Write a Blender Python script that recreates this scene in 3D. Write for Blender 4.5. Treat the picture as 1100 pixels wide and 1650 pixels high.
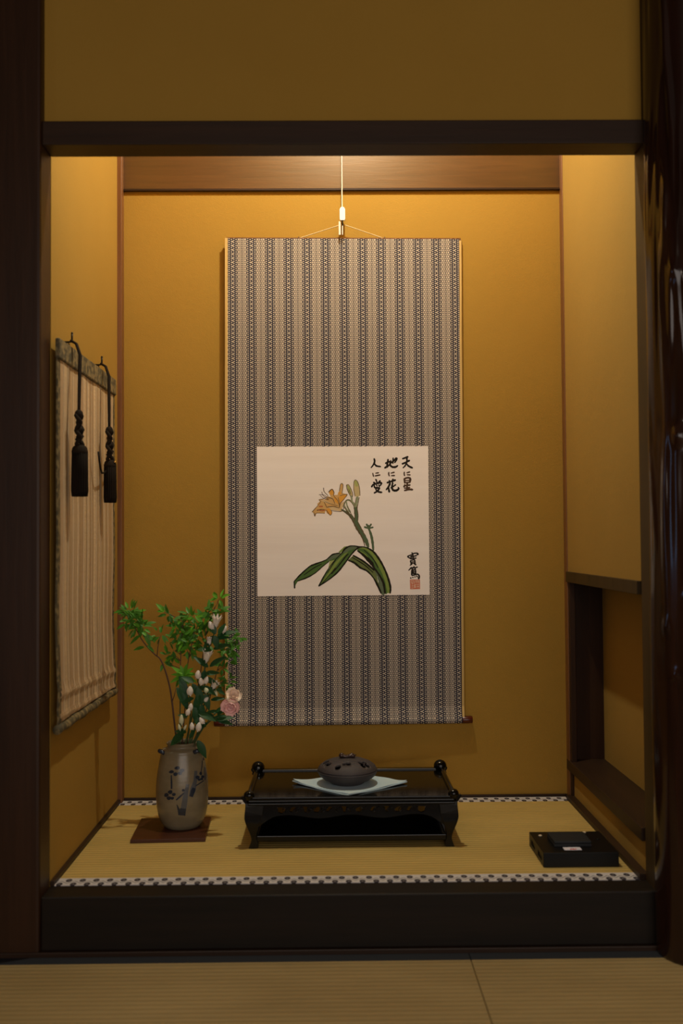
import bpy, bmesh, math, random
from mathutils import Vector, Matrix
from mathutils.geometry import tessellate_polygon
random.seed(7)
for o in list(bpy.data.objects): bpy.data.objects.remove(o)
COL = bpy.context.scene.collection
SC = bpy.context.scene
PI = math.pi

# ------------------------------------------------------------------ camera
CAMP = Vector((-0.0301, -2.027, 0.6901))
YAW, PITCH, ROLL = 0.0101, 0.0285, -0.007
_f = Vector((math.sin(YAW)*math.cos(PITCH), math.cos(YAW)*math.cos(PITCH), math.sin(PITCH)))
_r = Vector((math.cos(YAW), -math.sin(YAW), 0)); _u = _r.cross(_f)
RT = _r*math.cos(ROLL) + _u*math.sin(ROLL); UP = -_r*math.sin(ROLL) + _u*math.cos(ROLL); FW = _f
cd = bpy.data.cameras.new('camera'); cam = bpy.data.objects.new('camera', cd); COL.objects.link(cam)
cam.matrix_world = Matrix(((RT.x, UP.x, -FW.x, CAMP.x), (RT.y, UP.y, -FW.y, CAMP.y), (RT.z, UP.z, -FW.z, CAMP.z), (0,0,0,1)))
cd.sensor_fit = 'VERTICAL'; cd.sensor_height = 36; cd.lens = 35.0
cd.dof.use_dof = True; cd.dof.focus_distance = 2.63; cd.dof.aperture_fstop = 2.8
cd.clip_start = 0.05
SC.camera = cam
# ------------------------------------------------------------------ world, lights, exposure
w = bpy.data.worlds.new('world'); SC.world = w; w.use_nodes = True
w.node_tree.nodes['Background'].inputs[0].default_value = (0.55, 0.7, 1.0, 1)
w.node_tree.nodes['Background'].inputs[1].default_value = 0.02
SC.view_settings.view_transform = 'Standard'; SC.view_settings.look = 'None'
SC.view_settings.gamma = 1.0; SC.view_settings.use_curve_mapping = False
SC.view_settings.exposure = 0.38
def light(kind, name, loc, energy, color, **kw):
    l = bpy.data.lights.new(name, kind); l.energy = energy; l.color = color
    o = bpy.data.objects.new(name, l); COL.objects.link(o); o.location = loc
    rot = kw.pop('rot', None)
    if rot: o.rotation_euler = rot
    for k, v in kw.items(): setattr(l, k, v)
    return o
light('POINT', 'alcove_lamp_light', (0.03, 0.20, 2.18), 37.0, (1.0, 0.94, 0.76), shadow_soft_size=0.022)
light('AREA', 'room_fill_light', (0.80, -3.90, 0.95), 33.0, (1.0, 0.90, 0.82), rot=(PI/2, 0, 0),  # broad warm fill added behind the camera, no window is built there
      shape='RECTANGLE', size=3.4, size_y=1.8)
light('POINT', 'room_lamp_light', (-0.42, -2.9, 1.87), 4.5, (1.0, 0.85, 0.68), shadow_soft_size=0.03)
light('AREA', 'side_window_daylight', (-2.3, -1.9, 0.9), 1.6, (0.30, 0.58, 1.0), rot=(PI/2, 0, -PI/2),
      shape='RECTANGLE', size=0.5, size_y=0.7)

# ------------------------------------------------------------------ helpers
def pray(px, py): return FW + RT*((px-550)/1604) - UP*((py-825)/1604)
def aty(px, py, y):
    d = pray(px, py); return CAMP + d*((y-CAMP.y)/d.y)
def atx(px, py, x):
    d = pray(px, py); return CAMP + d*((x-CAMP.x)/d.x)

class MB:
    def __init__(s): s.v = []; s.f = []
    def add(s, vs, fs):
        n = len(s.v); s.v += [tuple(v) for v in vs]; s.f += [tuple(i+n for i in f) for f in fs]; return s
    def box(s, x0, x1, y0, y1, z0, z1):
        return s.add([(x0,y0,z0),(x1,y0,z0),(x1,y1,z0),(x0,y1,z0),(x0,y0,z1),(x1,y0,z1),(x1,y1,z1),(x0,y1,z1)],
                     [(3,2,1,0),(4,5,6,7),(0,1,5,4),(1,2,6,5),(2,3,7,6),(3,0,4,7)])
    def tube(s, pts, r, n=8, cap=True, flat=1.0):
        pts = [Vector(p) for p in pts]; m = len(pts)
        rs = r if isinstance(r, (list, tuple)) else [r]*m
        vs = []; prev = None
        for i, p in enumerate(pts):
            t = (pts[min(i+1, m-1)] - pts[max(i-1, 0)]).normalized()
            if prev is None:
                a = Vector((0,0,1)) if abs(t.z) < .9 else Vector((1,0,0))
                u = t.cross(a).normalized()
            else:
                u = (prev - t*prev.dot(t)); u = u.normalized() if u.length > 1e-6 else t.orthogonal().normalized()
            prev = u; v = t.cross(u)
            for k in range(n):
                an = 2*PI*k/n; vs.append(p + (u*math.cos(an) + v*math.sin(an)*flat)*rs[i])
        fs = [(i*n+k, i*n+(k+1)%n, (i+1)*n+(k+1)%n, (i+1)*n+k) for i in range(m-1) for k in range(n)]
        if cap: fs += [tuple(range(n-1, -1, -1)), tuple(range((m-1)*n, m*n))]
        return s.add(vs, fs)
    def lathe(s, prof, n=48, c=(0,0,0), closed=False, rad=None):
        vs = []; m = len(prof)
        for r, z in prof:
            for k in range(n):
                a = 2*PI*k/n; q = r*(rad(a, z) if rad else 1)
                vs.append((c[0]+q*math.cos(a), c[1]+q*math.sin(a), c[2]+z))
        rng = range(m if closed else m-1)
        fs = [(i*n+k, i*n+(k+1)%n, ((i+1)%m)*n+(k+1)%n, ((i+1)%m)*n+k) for i in rng for k in range(n)]
        if not closed: fs += [tuple(range(n-1, -1, -1)), tuple(range((m-1)*n, m*n))]
        return s.add(vs, fs)
    def ball(s, c, r, n=16, sc=(1,1,1)):
        prof = [(math.sin(PI*i/10)*r+1e-5, -math.cos(PI*i/10)*r) for i in range(11)]
        vs = []; m = len(prof)
        for q, z in prof:
            for k in range(n):
                a = 2*PI*k/n; vs.append((c[0]+q*math.cos(a)*sc[0], c[1]+q*math.sin(a)*sc[1], c[2]+z*sc[2]))
        fs = [(i*n+k, i*n+(k+1)%n, (i+1)*n+(k+1)%n, (i+1)*n+k) for i in range(m-1) for k in range(n)]
        return s.add(vs, fs)
    def prism(s, poly, y0, y1, tf=None):          # polygon in (x,z) extruded along y
        n = len(poly); tri = tessellate_polygon([[Vector((a, b, 0)) for a, b in poly]])
        vs = [(a, y0, b) for a, b in poly] + [(a, y1, b) for a, b in poly]
        if tf: vs = [tf(v) for v in vs]
        fs = [tuple(t) for t in tri] + [tuple(i+n for i in reversed(t)) for t in tri]
        fs += [(i, (i+1) % n, (i+1) % n + n, i+n) for i in range(n)]
        return s.add(vs, fs)
    def build(s, name, mat, parent=None, smooth=False, bevel=0, seg=2, sub=0):
        me = bpy.data.meshes.new(name); me.from_pydata(s.v, [], s.f); me.materials.append(mat)
        bm = bmesh.new(); bm.from_mesh(me); bmesh.ops.recalc_face_normals(bm, faces=bm.faces); bm.to_mesh(me); bm.free()
        if smooth: me.polygons.foreach_set('use_smooth', [True]*len(me.polygons))
        o = bpy.data.objects.new(name, me); COL.objects.link(o)
        if parent:
            o.parent = parent
            o.matrix_parent_inverse = WORLD[parent.name].inverted() if parent.name in WORLD else Matrix()
        WORLD[o.name] = Matrix()
        if bevel:
            b = o.modifiers.new('bevel', 'BEVEL'); b.width = bevel; b.segments = seg; b.limit_method = 'ANGLE'
            b.harden_normals = False
            me.polygons.foreach_set('use_smooth', [False]*len(me.polygons))
        if sub:
            m = o.modifiers.new('sub', 'SUBSURF'); m.levels = m.render_levels = sub
        return o
WORLD = {}
def tag(o, label=None, cat=None, group=None, kind=None):
    if label: o['label'] = label
    if cat: o['category'] = cat
    if group: o['group'] = group
    if kind: o['kind'] = kind
    return o
def empty(name, loc, label, cat, group=None):
    o = bpy.data.objects.new(name, None); COL.objects.link(o); o.location = loc
    o.empty_display_size = .05; WORLD[o.name] = Matrix.Translation(loc)
    return tag(o, label, cat, group)
def struct(mb, name, mat, bevel=0, parent=None):
    return tag(mb.build(name, mat, parent, bevel=bevel), kind='structure')
def apply_bool(o, cutters):
    for c in cutters:
        m = o.modifiers.new('cut', 'BOOLEAN'); m.operation = 'DIFFERENCE'; m.object = c; m.solver = 'EXACT'
    bpy.context.view_layer.update()
    me = bpy.data.meshes.new_from_object(o.evaluated_get(bpy.context.evaluated_depsgraph_get()))
    o.modifiers.clear(); o.data = me
    for c in cutters: bpy.data.objects.remove(c)

# ------------------------------------------------------------------ node expression helper
class E:
    def __init__(s, nt, sock): s.nt, s.s = nt, sock
    def _m(s, op, *a, clamp=False):
        n = s.nt.nodes.new('ShaderNodeMath'); n.operation = op; n.use_clamp = clamp
        for i, x in enumerate((s,)+a):
            if isinstance(x, E): s.nt.links.new(x.s, n.inputs[i])
            else: n.inputs[i].default_value = x
        return E(s.nt, n.outputs[0])
    def __add__(s, o): return s._m('ADD', o)
    def __sub__(s, o): return s._m('SUBTRACT', o)
    def __mul__(s, o): return s._m('MULTIPLY', o)
    def __truediv__(s, o): return s._m('DIVIDE', o)
    def frac(s): return s._m('FRACT')
    def floor(s): return s._m('FLOOR')
    def abs(s): return s._m('ABSOLUTE')
    def lt(s, o): return s._m('LESS_THAN', o)
    def gt(s, o): return s._m('GREATER_THAN', o)
    def sin(s): return s._m('SINE')
    def mod(s, o): return s._m('FLOORED_MODULO', o)
    def max(s, o): return s._m('MAXIMUM', o)
    def min(s, o): return s._m('MINIMUM', o)
    def pow(s, o): return s._m('POWER', o)
    def inv(s): return (s*-1.0)+1.0
class Mat:
    def __init__(s, name, color=(.5,.5,.5), rough=.6, metal=0, spec=.5, **kw):
        s.m = bpy.data.materials.new(name); s.m.use_nodes = True; s.nt = s.m.node_tree
        s.b = s.nt.nodes['Principled BSDF']
        s.b.inputs['Base Color'].default_value = (*color, 1); s.b.inputs['Roughness'].default_value = rough
        s.b.inputs['Metallic'].default_value = metal; s.b.inputs['Specular IOR Level'].default_value = spec
        for k, v in kw.items(): s.b.inputs[k.replace('_', ' ')].default_value = v
    def coord(s, scale=(1,1,1)):
        t = s.nt.nodes.new('ShaderNodeTexCoord'); mp = s.nt.nodes.new('ShaderNodeMapping'); mp.inputs['Scale'].default_value = scale
        s.nt.links.new(t.outputs['Object'], mp.inputs[0]); return mp.outputs[0]
    def xyz(s):
        t = s.nt.nodes.new('ShaderNodeTexCoord'); p = s.nt.nodes.new('ShaderNodeSeparateXYZ')
        s.nt.links.new(t.outputs['Object'], p.inputs[0]); return [E(s.nt, p.outputs[i]) for i in range(3)]
    def noise(s, scale, sc=(1,1,1), detail=4, rough=.55, dist=0):
        n = s.nt.nodes.new('ShaderNodeTexNoise'); n.inputs['Scale'].default_value = scale
        n.inputs['Detail'].default_value = detail; n.inputs['Roughness'].default_value = rough; n.inputs['Distortion'].default_value = dist
        s.nt.links.new(s.coord(sc), n.inputs['Vector']); return E(s.nt, n.outputs['Fac'])
    def mix(s, f, a, b):
        n = s.nt.nodes.new('ShaderNodeMix'); n.data_type = 'RGBA'; n.clamp_factor = True
        s.nt.links.new(f.s, n.inputs[0])
        for k, x in ((6, a), (7, b)):
            if isinstance(x, E): s.nt.links.new(x.s, n.inputs[k])
            else: n.inputs[k].default_value = (*x, 1)
        return E(s.nt, n.outputs[2])
    def color(s, e): s.nt.links.new(e.s, s.b.inputs['Base Color']); return s
    def rough(s, e): s.nt.links.new(e.s, s.b.inputs['Roughness']); return s
    def bump(s, e, dist=.001, st=1.0):
        n = s.nt.nodes.new('ShaderNodeBump'); n.inputs['Distance'].default_value = dist; n.inputs['Strength'].default_value = st
        s.nt.links.new(e.s, n.inputs['Height']); s.nt.links.new(n.outputs[0], s.b.inputs['Normal']); return s

def plaster(name, c1, c2, fine=420):
    m = Mat(name, c1, .92, spec=.15)
    m.color(m.mix(m.noise(3.5, detail=6)*1.4-.2, c1, c2))
    m.bump(m.noise(fine, detail=3)+m.noise(60, detail=3)*.8, .0009, .55); return m.m
def wood(name, c1, c2, axis='x', rough=.45, spec=.4, fine=1.0, coat=0):
    m = Mat(name, c1, rough, spec=spec)
    sc = {'x': (.06,1,1), 'y': (1,.06,1), 'z': (1,1,.05)}[axis]
    g = m.noise(95*fine, sc, detail=5, rough=.6, dist=.6); g2 = m.noise(22*fine, sc, detail=2)
    m.color(m.mix((g*.6+g2*.6)*2.2-.8, c1, c2)); m.bump(g, .0006, .4)
    if coat: m.b.inputs['Coat Weight'].default_value = coat; m.b.inputs['Coat Roughness'].default_value = .25
    return m.m
WALL = plaster('ochre_sand_plaster', (.38,.221,.039), (.34,.192,.031))
WALL_GREY = plaster('ochre_side_plaster', (.38,.230,.050), (.34,.203,.042))
W_DARK_X = wood('dark_wood_x', (.019,.009,.004), (.036,.016,.007), 'x', .5, .25)
W_DARK_Y = wood('dark_wood_y', (.022,.011,.005), (.042,.020,.009), 'y', .5, .25)
W_DARK_Z = wood('dark_wood_z', (.024,.010,.004), (.046,.019,.008), 'z', .42, .25)
W_SILL = wood('near_black_wood', (.008,.006,.004), (.016,.010,.006), 'x', .5, .2)
W_RAIL = wood('olive_brown_wood_z', (.036,.021,.006), (.062,.036,.011), 'z', .55, .25)
W_BEAM = wood('red_brown_beam', (.045,.017,.005), (.10,.038,.011), 'x', .30, .9, coat=.45)
W_POST = wood('orange_brown_post', (.12,.045,.014), (.22,.09,.028), 'z', .42)

# ================================================================== SETTING
D = .6587          # back wall
FZ = -.111         # main room floor
struct(MB().box(-.75, .95, D, D+.06, -.02, 2.60), 'wall_back', WALL)
struct(MB().box(-.66, -.6, 0, D, -.02, 2.60), 'wall_left', WALL)
struct(MB().box(.6, .78, 0, D, .603, 2.60), 'wall_right', WALL_GREY)
struct(MB().box(.606, .69, .0, D, -.02, .074), 'wall_right_low', WALL_GREY)
struct(MB().box(.6955, .74, 0, D, -.02, .603), 'wall_right_recess', WALL_GREY)
struct(MB().box(-.66, .78, .0, D, 2.60, 2.64), 'ceiling_alcove', W_DARK_X)
struct(MB().box(-.6, .6, -.048, -.006, 1.52, 2.64), 'wall_front', WALL)
struct(MB().box(-2.4, -.72, -.048, -.006, FZ, 2.40), 'wall_front_left', WALL)
struct(MB().box(.70, 2.4, -.048, -.006, FZ, 2.40), 'wall_front_right', WALL)
struct(MB().box(-2.46, -2.4, -4, 0, FZ, 2.40), 'wall_room_left', WALL)
struct(MB().box(2.4, 2.46, -4, 0, FZ, 2.40), 'wall_room_right', WALL)
struct(MB().box(-2.46, 2.46, -4.06, -4, FZ, 2.40), 'wall_room_back', WALL)
struct(MB().box(-2.46, 2.46, -4.06, 0, 2.40, 2.44), 'ceiling', W_DARK_X)
# alcove platform
struct(MB().box(-.6, .70, -.001, D, FZ-.03, -.006), 'floor_alcove', W_SILL)
# sill, lintel, posts of the alcove frame
struct(MB().box(-.6, .62, -.065, 0, FZ, 0), 'trim_1', W_SILL, .0025)                # front sill
struct(MB().box(-.6, .60, -.065, 0, 1.48, 1.528), 'trim_2', W_DARK_X, .002)         # lintel
struct(MB().box(-.735, -.6, -.075, .0, FZ, 2.64), 'trim_3', W_DARK_Z, .006)        # square left post
struct(MB().box(0.6, .628, -.065, 0, FZ, 2.64), 'trim_4', W_RAIL, .002)            # thin right frame post
struct(MB().box(-.602, .602, D-.007, D+.002, 1.645, 1.80), 'trim_5', W_BEAM, .002)    # back beam
struct(MB().box(-.602, .602, D-.009, D+.002, 1.641, 1.6455), 'trim_6', W_DARK_X)
struct(MB().box(-.612, -.588, D-.030, D+.002, 0, 2.60), 'trim_7', W_POST, .0015)
struct(MB().box(.597, .615, D-.030, D+.002, 0, 2.60), 'trim_8', W_POST, .0015)
# right-hand opening
struct(MB().box(.594, .625, .010, D-.028, .575, .603), 'trim_9', W_RAIL, .001)      # rail
struct(MB().box(.600, .614, D-.045, D-.001, .0, .575), 'trim_10', W_DARK_Z, .001)
struct(MB().box(.613, .697, D-.014, D-.001, .10, .60), 'trim_11', W_DARK_Z)
struct(MB().box(.596, .697, .010, D-.004, .074, .101), 'trim_12', W_DARK_Y, .0015)  # low ledge
struct(MB().box(.6215, .6975, .011, D-.002, .5745, .6045), 'trim_13', W_DARK_Y)
struct(MB().box(.588, .608, 0, D-.030, -.001, .012), 'baseboard_right', W_DARK_Y, .001)
struct(MB().box(-.602, -.592, 0, D-.03, -.001, .010), 'baseboard_left', W_DARK_Y, .001)
struct(MB().box(-.59, .596, D-.006, D+.001, -.001, .007), 'baseboard_back', W_DARK_X, .001)
struct(MB().box(-2.3, 2.3, -.078, -.064, FZ-.02, FZ+.010), 'trim_14', W_DARK_X, .002)  # floor rail under the sill

# ------------------------------------------------------------------ tatami
def rush(name, c1, c2, pitch, ph=0.0):
    m = Mat(name, c1, .62, spec=.25)
    x, y, z = m.xyz()
    rib = ((y+ph)*(2*PI/pitch)).sin()*.5+.5
    thread = (x*(2*PI/.0021)).sin()*.5+.5
    streak = m.noise(260, (.05,1,1), detail=3); patch = m.noise(5, (.6,1.5,1), detail=4)
    m.color(m.mix(rib.pow(.6)*.75+streak*.35-.15, m.mix(patch*2-.6, tuple(a*.72 for a in c1), c1), m.mix(patch*2-.6, c1, c2)))
    m.bump(rib.pow(.5)+thread*.12+streak*.3, .0011, .8); return m.m
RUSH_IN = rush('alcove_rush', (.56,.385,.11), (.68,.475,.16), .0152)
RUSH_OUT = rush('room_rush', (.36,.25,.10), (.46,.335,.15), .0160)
def heri_mat():
    m = Mat('patterned_border', (.6,.58,.56), .7)
    x, y, z = m.xyz()
    p = .0278
    a = ((x/p).frac()-.5).abs()*2          # 0 centre 1 edge
    b = (((x/p)+.5).frac()-.5).abs()*2
    t = ((y+.045)/.045)                     # set per strip: 0..1 (front strip y -.045..0 local)
    # upper row motif and lower row motif, staggered
    up = ((a*a*2.6)+((t-.70)*3.6).pow(2)).lt(.55)
    lo = ((b*b*2.6)+((t-.22)*3.6).pow(2)).lt(.55)
    upd = ((a*a*9)+((t-.70)*7.5).pow(2)).lt(.16); lod = ((b*b*9)+((t-.22)*7.5).pow(2)).lt(.16)
    zig = ((t-.46)-((a-.5)*.30)).abs().lt(.030)
    mask = (up.max(lo)-upd.max(lod)*.3).max(zig*.8)
    m.color(m.mix(mask, (.62,.58,.56), (.03,.022,.03))); m.bump(m.noise(900), .0003, .5); return m.m
HERI = heri_mat()
BLACKCLOTH = Mat('black_border_cloth', (.008,.009,.013), .8).m
am = empty('alcove_mat', (0, D/2, 0), 'pale rush mat covering the alcove floor, with white and black patterned borders', 'mat')
MB().box(-.592, .590, .036, D-.045, -.006, 0).build('rush_surface', RUSH_IN, am)
for y0 in (.001, D-.050):
    o = MB().box(-.592, .590, -.042, 0, -.006, .0006).build('border', HERI, am)
    o.location.y = y0+.042
def tatami(x0, x1, y0, y1):
    t = bpy.data.objects.new('tatami_mat', None); COL.objects.link(t); t.parent = floor; WORLD[t.name] = Matrix()
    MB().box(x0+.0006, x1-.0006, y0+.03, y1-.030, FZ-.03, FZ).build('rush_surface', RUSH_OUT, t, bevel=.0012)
    for a, b in ((y0, y0+.03), (y1-.030, y1)):
        MB().box(x0+.0006, x1-.0006, a, b, FZ-.03, FZ+.0006).build('cloth_border', BLACKCLOTH, t, bevel=.001)
floor = struct(MB().box(-2.4, 2.4, -4, 0, FZ-.07, FZ-.03), 'floor', W_DARK_X)
for j in range(4):
    off = [.23, -.67][j % 2]
    xs = [-2.4] + [v for v in (off-1.8, off, off+1.8) if -2.3 < v < 2.3] + [2.4]
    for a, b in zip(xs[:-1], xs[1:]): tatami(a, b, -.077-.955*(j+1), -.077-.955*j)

# ================================================================== LOG POST
def log_post():
    L = Mat('polished_log', (.045,.016,.008), .17, spec=.3)
    g = L.noise(40, (1,1,.06), detail=5, dist=.5); L.color(L.mix(g*2-.5, (.010,.004,.0025), (.034,.012,.006)))
    L.bump(L.noise(140, (1,1,.04), detail=3), .0004, .3)
    L.b.inputs['Coat Weight'].default_value = .35; L.b.inputs['Coat Roughness'].default_value = .07
    rnd = random.Random(3)
    ridges = []
    for _ in range(90):
        ridges.append((rnd.uniform(0, 2*PI), rnd.uniform(.75, 2.4), rnd.uniform(.06, .10), rnd.uniform(.08, .16), rnd.uniform(.0022, .0052)*rnd.choice((1, 1, -1)), rnd.uniform(-1.2, 1.2)))
    for _ in range(30):
        ridges.append((rnd.uniform(0, 2*PI), rnd.uniform(-.1, .8), rnd.uniform(.08, .15), rnd.uniform(.10, .22), rnd.uniform(.001, .002), 0))
    for a_, z_, l_, tw_ in ((.62,1.22,.10,.9),(.86,1.17,.13,.5),(1.02,1.24,.11,-.4),(1.20,1.15,.13,-.9),(1.36,1.24,.10,-1.1),(.75,1.32,.08,.2),(1.12,1.36,.09,0)):
        ridges.append((PI+a_, z_, .062, l_, .0062, tw_))
    knots = [(PI+.95, 1.20, .10, .014, .006, 0), (PI+1.0, .885, .16, .018, .010, 0), (PI+.6, .52, .1, .015, .004, 0), (PI+1.2, .58, .12, .01, .006, 0), (PI+.8, .43, .10, .01, .004, 0)]
    n, mz = 128, 420; vs = []
    for i in range(mz+1):
        z = FZ + (2.40-FZ)*i/mz; r0 = .077 - .004*(z-FZ)/2.5
        act = [q for q in ridges+knots if abs(z-q[1]) < 3*q[3]]
        for k in range(n):
            a = 2*PI*k/n; r = r0*(1+.012*math.sin(2*a+z*2)+.008*math.sin(3*a-z*5))
            for (ra, rz, la, lz, am_, tw) in act:
                da = (a-ra-(z-rz)*tw+PI) % (2*PI)-PI
                if abs(da) < 3*la: r += am_*math.exp(-(da/la)**2-((z-rz)/lz)**2)
            vs.append((.671+r*math.cos(a), -.085+r*math.sin(a), z))
    fs = [(i*n+k, i*n+(k+1)%n, (i+1)*n+(k+1)%n, (i+1)*n+k) for i in range(mz) for k in range(n)]
    fs += [tuple(range(n-1, -1, -1)), tuple(range(mz*n, (mz+1)*n))]
    o = MB().add(vs, fs).build('log_post', L.m, smooth=True)
    tag(o, 'dark polished natural log post with knots and vertical ridges, at right edge of the alcove', 'post')
log_post()

# ================================================================== HANGING SCROLL
def scroll():
    yA = lambda x: .6435 + .007*x/.31
    root = empty('hanging_scroll', (.005, .64, 1.50), 'tall hanging scroll with grey-navy striped cloth mount, lily painting and brush calligraphy', 'scroll')
    # mount cloth material: woven stripes of dark lattice and pale rings
    m = Mat('striped_mount_cloth', (.4,.35,.28), .75, spec=.2)
    x, y, z = m.xyz()
    wob = m.noise(14, (1,1,.4), detail=2)-.5
    u = (x+.004+wob*.0008); P = .0500
    t = (u/P).frac(); dark = t.lt(.5)
    col = (u/(P/8)).floor(); par = col.mod(2.0)
    fu = ((u/(P/8)).frac()-.5).abs()
    pitch = .0113
    fv = (((z/(pitch/2))+par*.5).frac()-.5).abs()
    cellD = fu.lt(.27)*fv.lt(.25)
    # central lenses of the dark stripe
    tc = ((t-.25)*(P)).abs(); lens = ((tc/.0034).pow(2)+((((z/pitch).frac()-.5)*pitch)/.0019).pow(2)).lt(1.0)
    coreD = tc.lt(.0016)
    maskD = (cellD*coreD.inv()).max(lens*coreD).max(cellD*coreD)
    # light stripe: rings
    par2 = (u/(P/6)).floor().mod(2.0)
    lu = ((u/(P/6)).frac()-.5)*(P/6); lv = (((z/pitch)+par2*.5).frac()-.5)*pitch
    d = ((lu/.0041).pow(2)+(lv/.0049).pow(2)).pow(.5)
    ring = (d-.80).abs().lt(.24); dot = d.lt(.25)
    lineL = ring.max(((t-.75)*P).abs().lt(.0007))
    beige, navy = (.58,.49,.385), (.018,.019,.036)
    yarn = m.noise(500, detail=2)
    beigeN = m.mix(yarn*1.6-.3, tuple(c*.72 for c in beige), tuple(min(1, c*1.12) for c in beige))
    cD = m.mix(maskD, navy, beigeN)
    cL = m.mix(lineL*.92, beigeN, (.075,.065,.068))
    m.color(m.mix(dark, cL, cD)); m.bump(yarn+maskD*.3, .0003, .5)
    # side edging cloth
    edge = Mat('gold_edging', (.58,.38,.12), .6).m
    def sheet(x0f, x1f, z0, z1, off, th, nx, nz, bot=True):
        vs = []; 
        for side in (0, 1):
            for i in range(nz+1):
                zz = z0+(z1-z0)*i/nz
                bul = .0105*max(0, 1-(zz-z0)/.035)**2 if bot else 0
                wv = .0009*math.sin(zz*9)+.0005*math.sin(zz*23+1)
                for k in range(nx+1):
                    f = k/nx; x0 = x0f(zz); x1 = x1f(zz); xx = x0+(x1-x0)*f
                    vs.append((xx, yA(xx)-bul-off+wv*math.sin(PI*f*.9+.2)+side*th, zz))
        N = (nx+1)*(nz+1); fs = []
        for i in range(nz):
            for k in range(nx):
                a = i*(nx+1)+k; q = (a, a+1, a+nx+2, a+nx+1); fs += [q, tuple(v+N for v in reversed(q))]
        for k in range(nx): a = k; fs.append((a+1, a, a+N, a+1+N)); a = nz*(nx+1)+k; fs.append((a, a+1, a+1+N, a+N))
        for i in range(nz):
            a = i*(nx+1); b = a+nx+1; fs.append((a, b, b+N, a+N)); a += nx; b += nx; fs.append((b, a, a+N, b+N))
        return MB().add(vs, fs)
    zt = lambda zz: 1.5045
    xl = lambda zz: -.3045-.0045*(1.5-zz)/1.3; xr = lambda zz: .3215-.006*(1.5-zz)/1.3
    sheet(xl, xr, .212, 1.506, 0, .0012, 12, 40).build('mount_cloth', m.m, root, smooth=False)
    e1 = sheet(lambda q: xl(q)-.0075, lambda q: xl(q)+.0005, .212, 1.507, -.0002, .0010, 2, 40).build('edging_strip', edge, root)
    e2 = sheet(lambda q: xr(q)-.0005, lambda q: xr(q)+.0060, .212, 1.502, -.0002, .0010, 2, 40).build('edging_strip', edge, root)
    for e in (e1, e2): tag(e, 'golden yellow edging strip')
    # staves
    MB().box(-.308, .326, 0, .006, 1.498, 1.509).add([], []).build('top_stave', W_POST, root)
    st = [o for o in root.children if o.name.startswith('top_stave')][0]
    for v in st.data.vertices: v.co.y += yA(v.co.x)+.0012
    # roller
    rc = lambda xx: yA(xx)-.0030
    rr = .0098
    wrap = MB().tube([(xx, rc(xx), .2085) for xx in (-.3165, -.1, .1, .3155)], rr, 24)
    wrap.build('rolled_cloth', m.m, root, smooth=False)
    knob = Mat('red_brown_lacquer', (.075,.010,.004), .3).m
    for a, b in ((.3150, .343), (-.345, -.316)):
        k = MB().tube([(a, rc(a), .2085), (a+(b-a)*.08, rc(a), .2085), (a+(b-a)*.92, rc(b), .2085), (b, rc(b), .2085)], [rr*.9, rr*1.0, rr*1.0, rr*.86] if a > 0 else [rr*.86, rr, rr, rr*.9], 24).build('roller_end', knob, root, smooth=True)
    # hanging cord
    cordm = Mat('pale_cord', (.62,.48,.26), .7).m
    ap = Vector((.005, .6395, 1.543))
    MB().tube([(-.1135, yA(-.11)+.003, 1.507), ap+Vector((-.004, 0, -.0005)), ap+Vector((.004, 0, -.0005)), (.119, yA(.12)+.003, 1.507)], .0012, 6).build('hanging_cord', cordm, root)
    for xx in (-.1135, .119):
        MB().tube([(xx, yA(xx)+.004, 1.505), (xx, yA(xx)+.001, 1.511), (xx, yA(xx)+.0045, 1.5115)], .0016, 6).build('cord_ring', Mat('ring_metal', (.6,.55,.45), .3, 1).m, root)
    # painting paper
    pm = Mat('painting_paper', (.80,.73,.66), .85, spec=.1)
    cr = pm.noise(9, (.25,1,4), detail=4); pm.color(pm.mix(cr*1.8-.5, (.88,.80,.735), (.94,.87,.81)))
    pm.bump(pm.noise(12, (.15,1,5), detail=3), .0012, .35)
    PX0, PX1, PZ0, PZ1 = -.2290, .2318, .5425, .9425
    paper = sheet(lambda q: PX0, lambda q: PX1, PZ0, PZ1, .0010, .0006, 24, 40, False).build('painting_paper', pm.m, root)
    # ---- ink and pigment lying on the paper (flat print, thin layers)
    cnt = [0]
    def A(px, py):
        X = PX0+(px-414)/277.5*(PX1-PX0); Z = PZ1-(py-719)/241.5*(PZ1-PZ0); return X, Z
    def surf(X, Z, off):
        wv = .0009*math.sin(Z*9)+.0005*math.sin(Z*23+1); f = (X-PX0)/(PX1-PX0)
        return (X, yA(X)-.0010-off+wv*math.sin(PI*f*.9+.2), Z)
    def poly(mb, pts, off):
        P2 = [A(*p) for p in pts]; tri = tessellate_polygon([[Vector((a, b, 0)) for a, b in P2]])
        mb.add([surf(a, b, off) for a, b in P2], [tuple(t) for t in tri])
    def smooth_pts(pts, k=5):
        if len(pts) < 3: return pts
        out = []; P = [pts[0]]+list(pts)+[pts[-1]]
        for i in range(1, len(P)-2):
            for j in range(k):
                t = j/k; a, b, c, d = P[i-1], P[i], P[i+1], P[i+2]
                out.append(tuple(.5*((2*b[q])+(-a[q]+c[q])*t+(2*a[q]-5*b[q]+4*c[q]-d[q])*t*t+(-a[q]+3*b[q]-3*c[q]+d[q])*t**3) for q in range(len(b))))
        out.append(pts[-1]); return out
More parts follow.
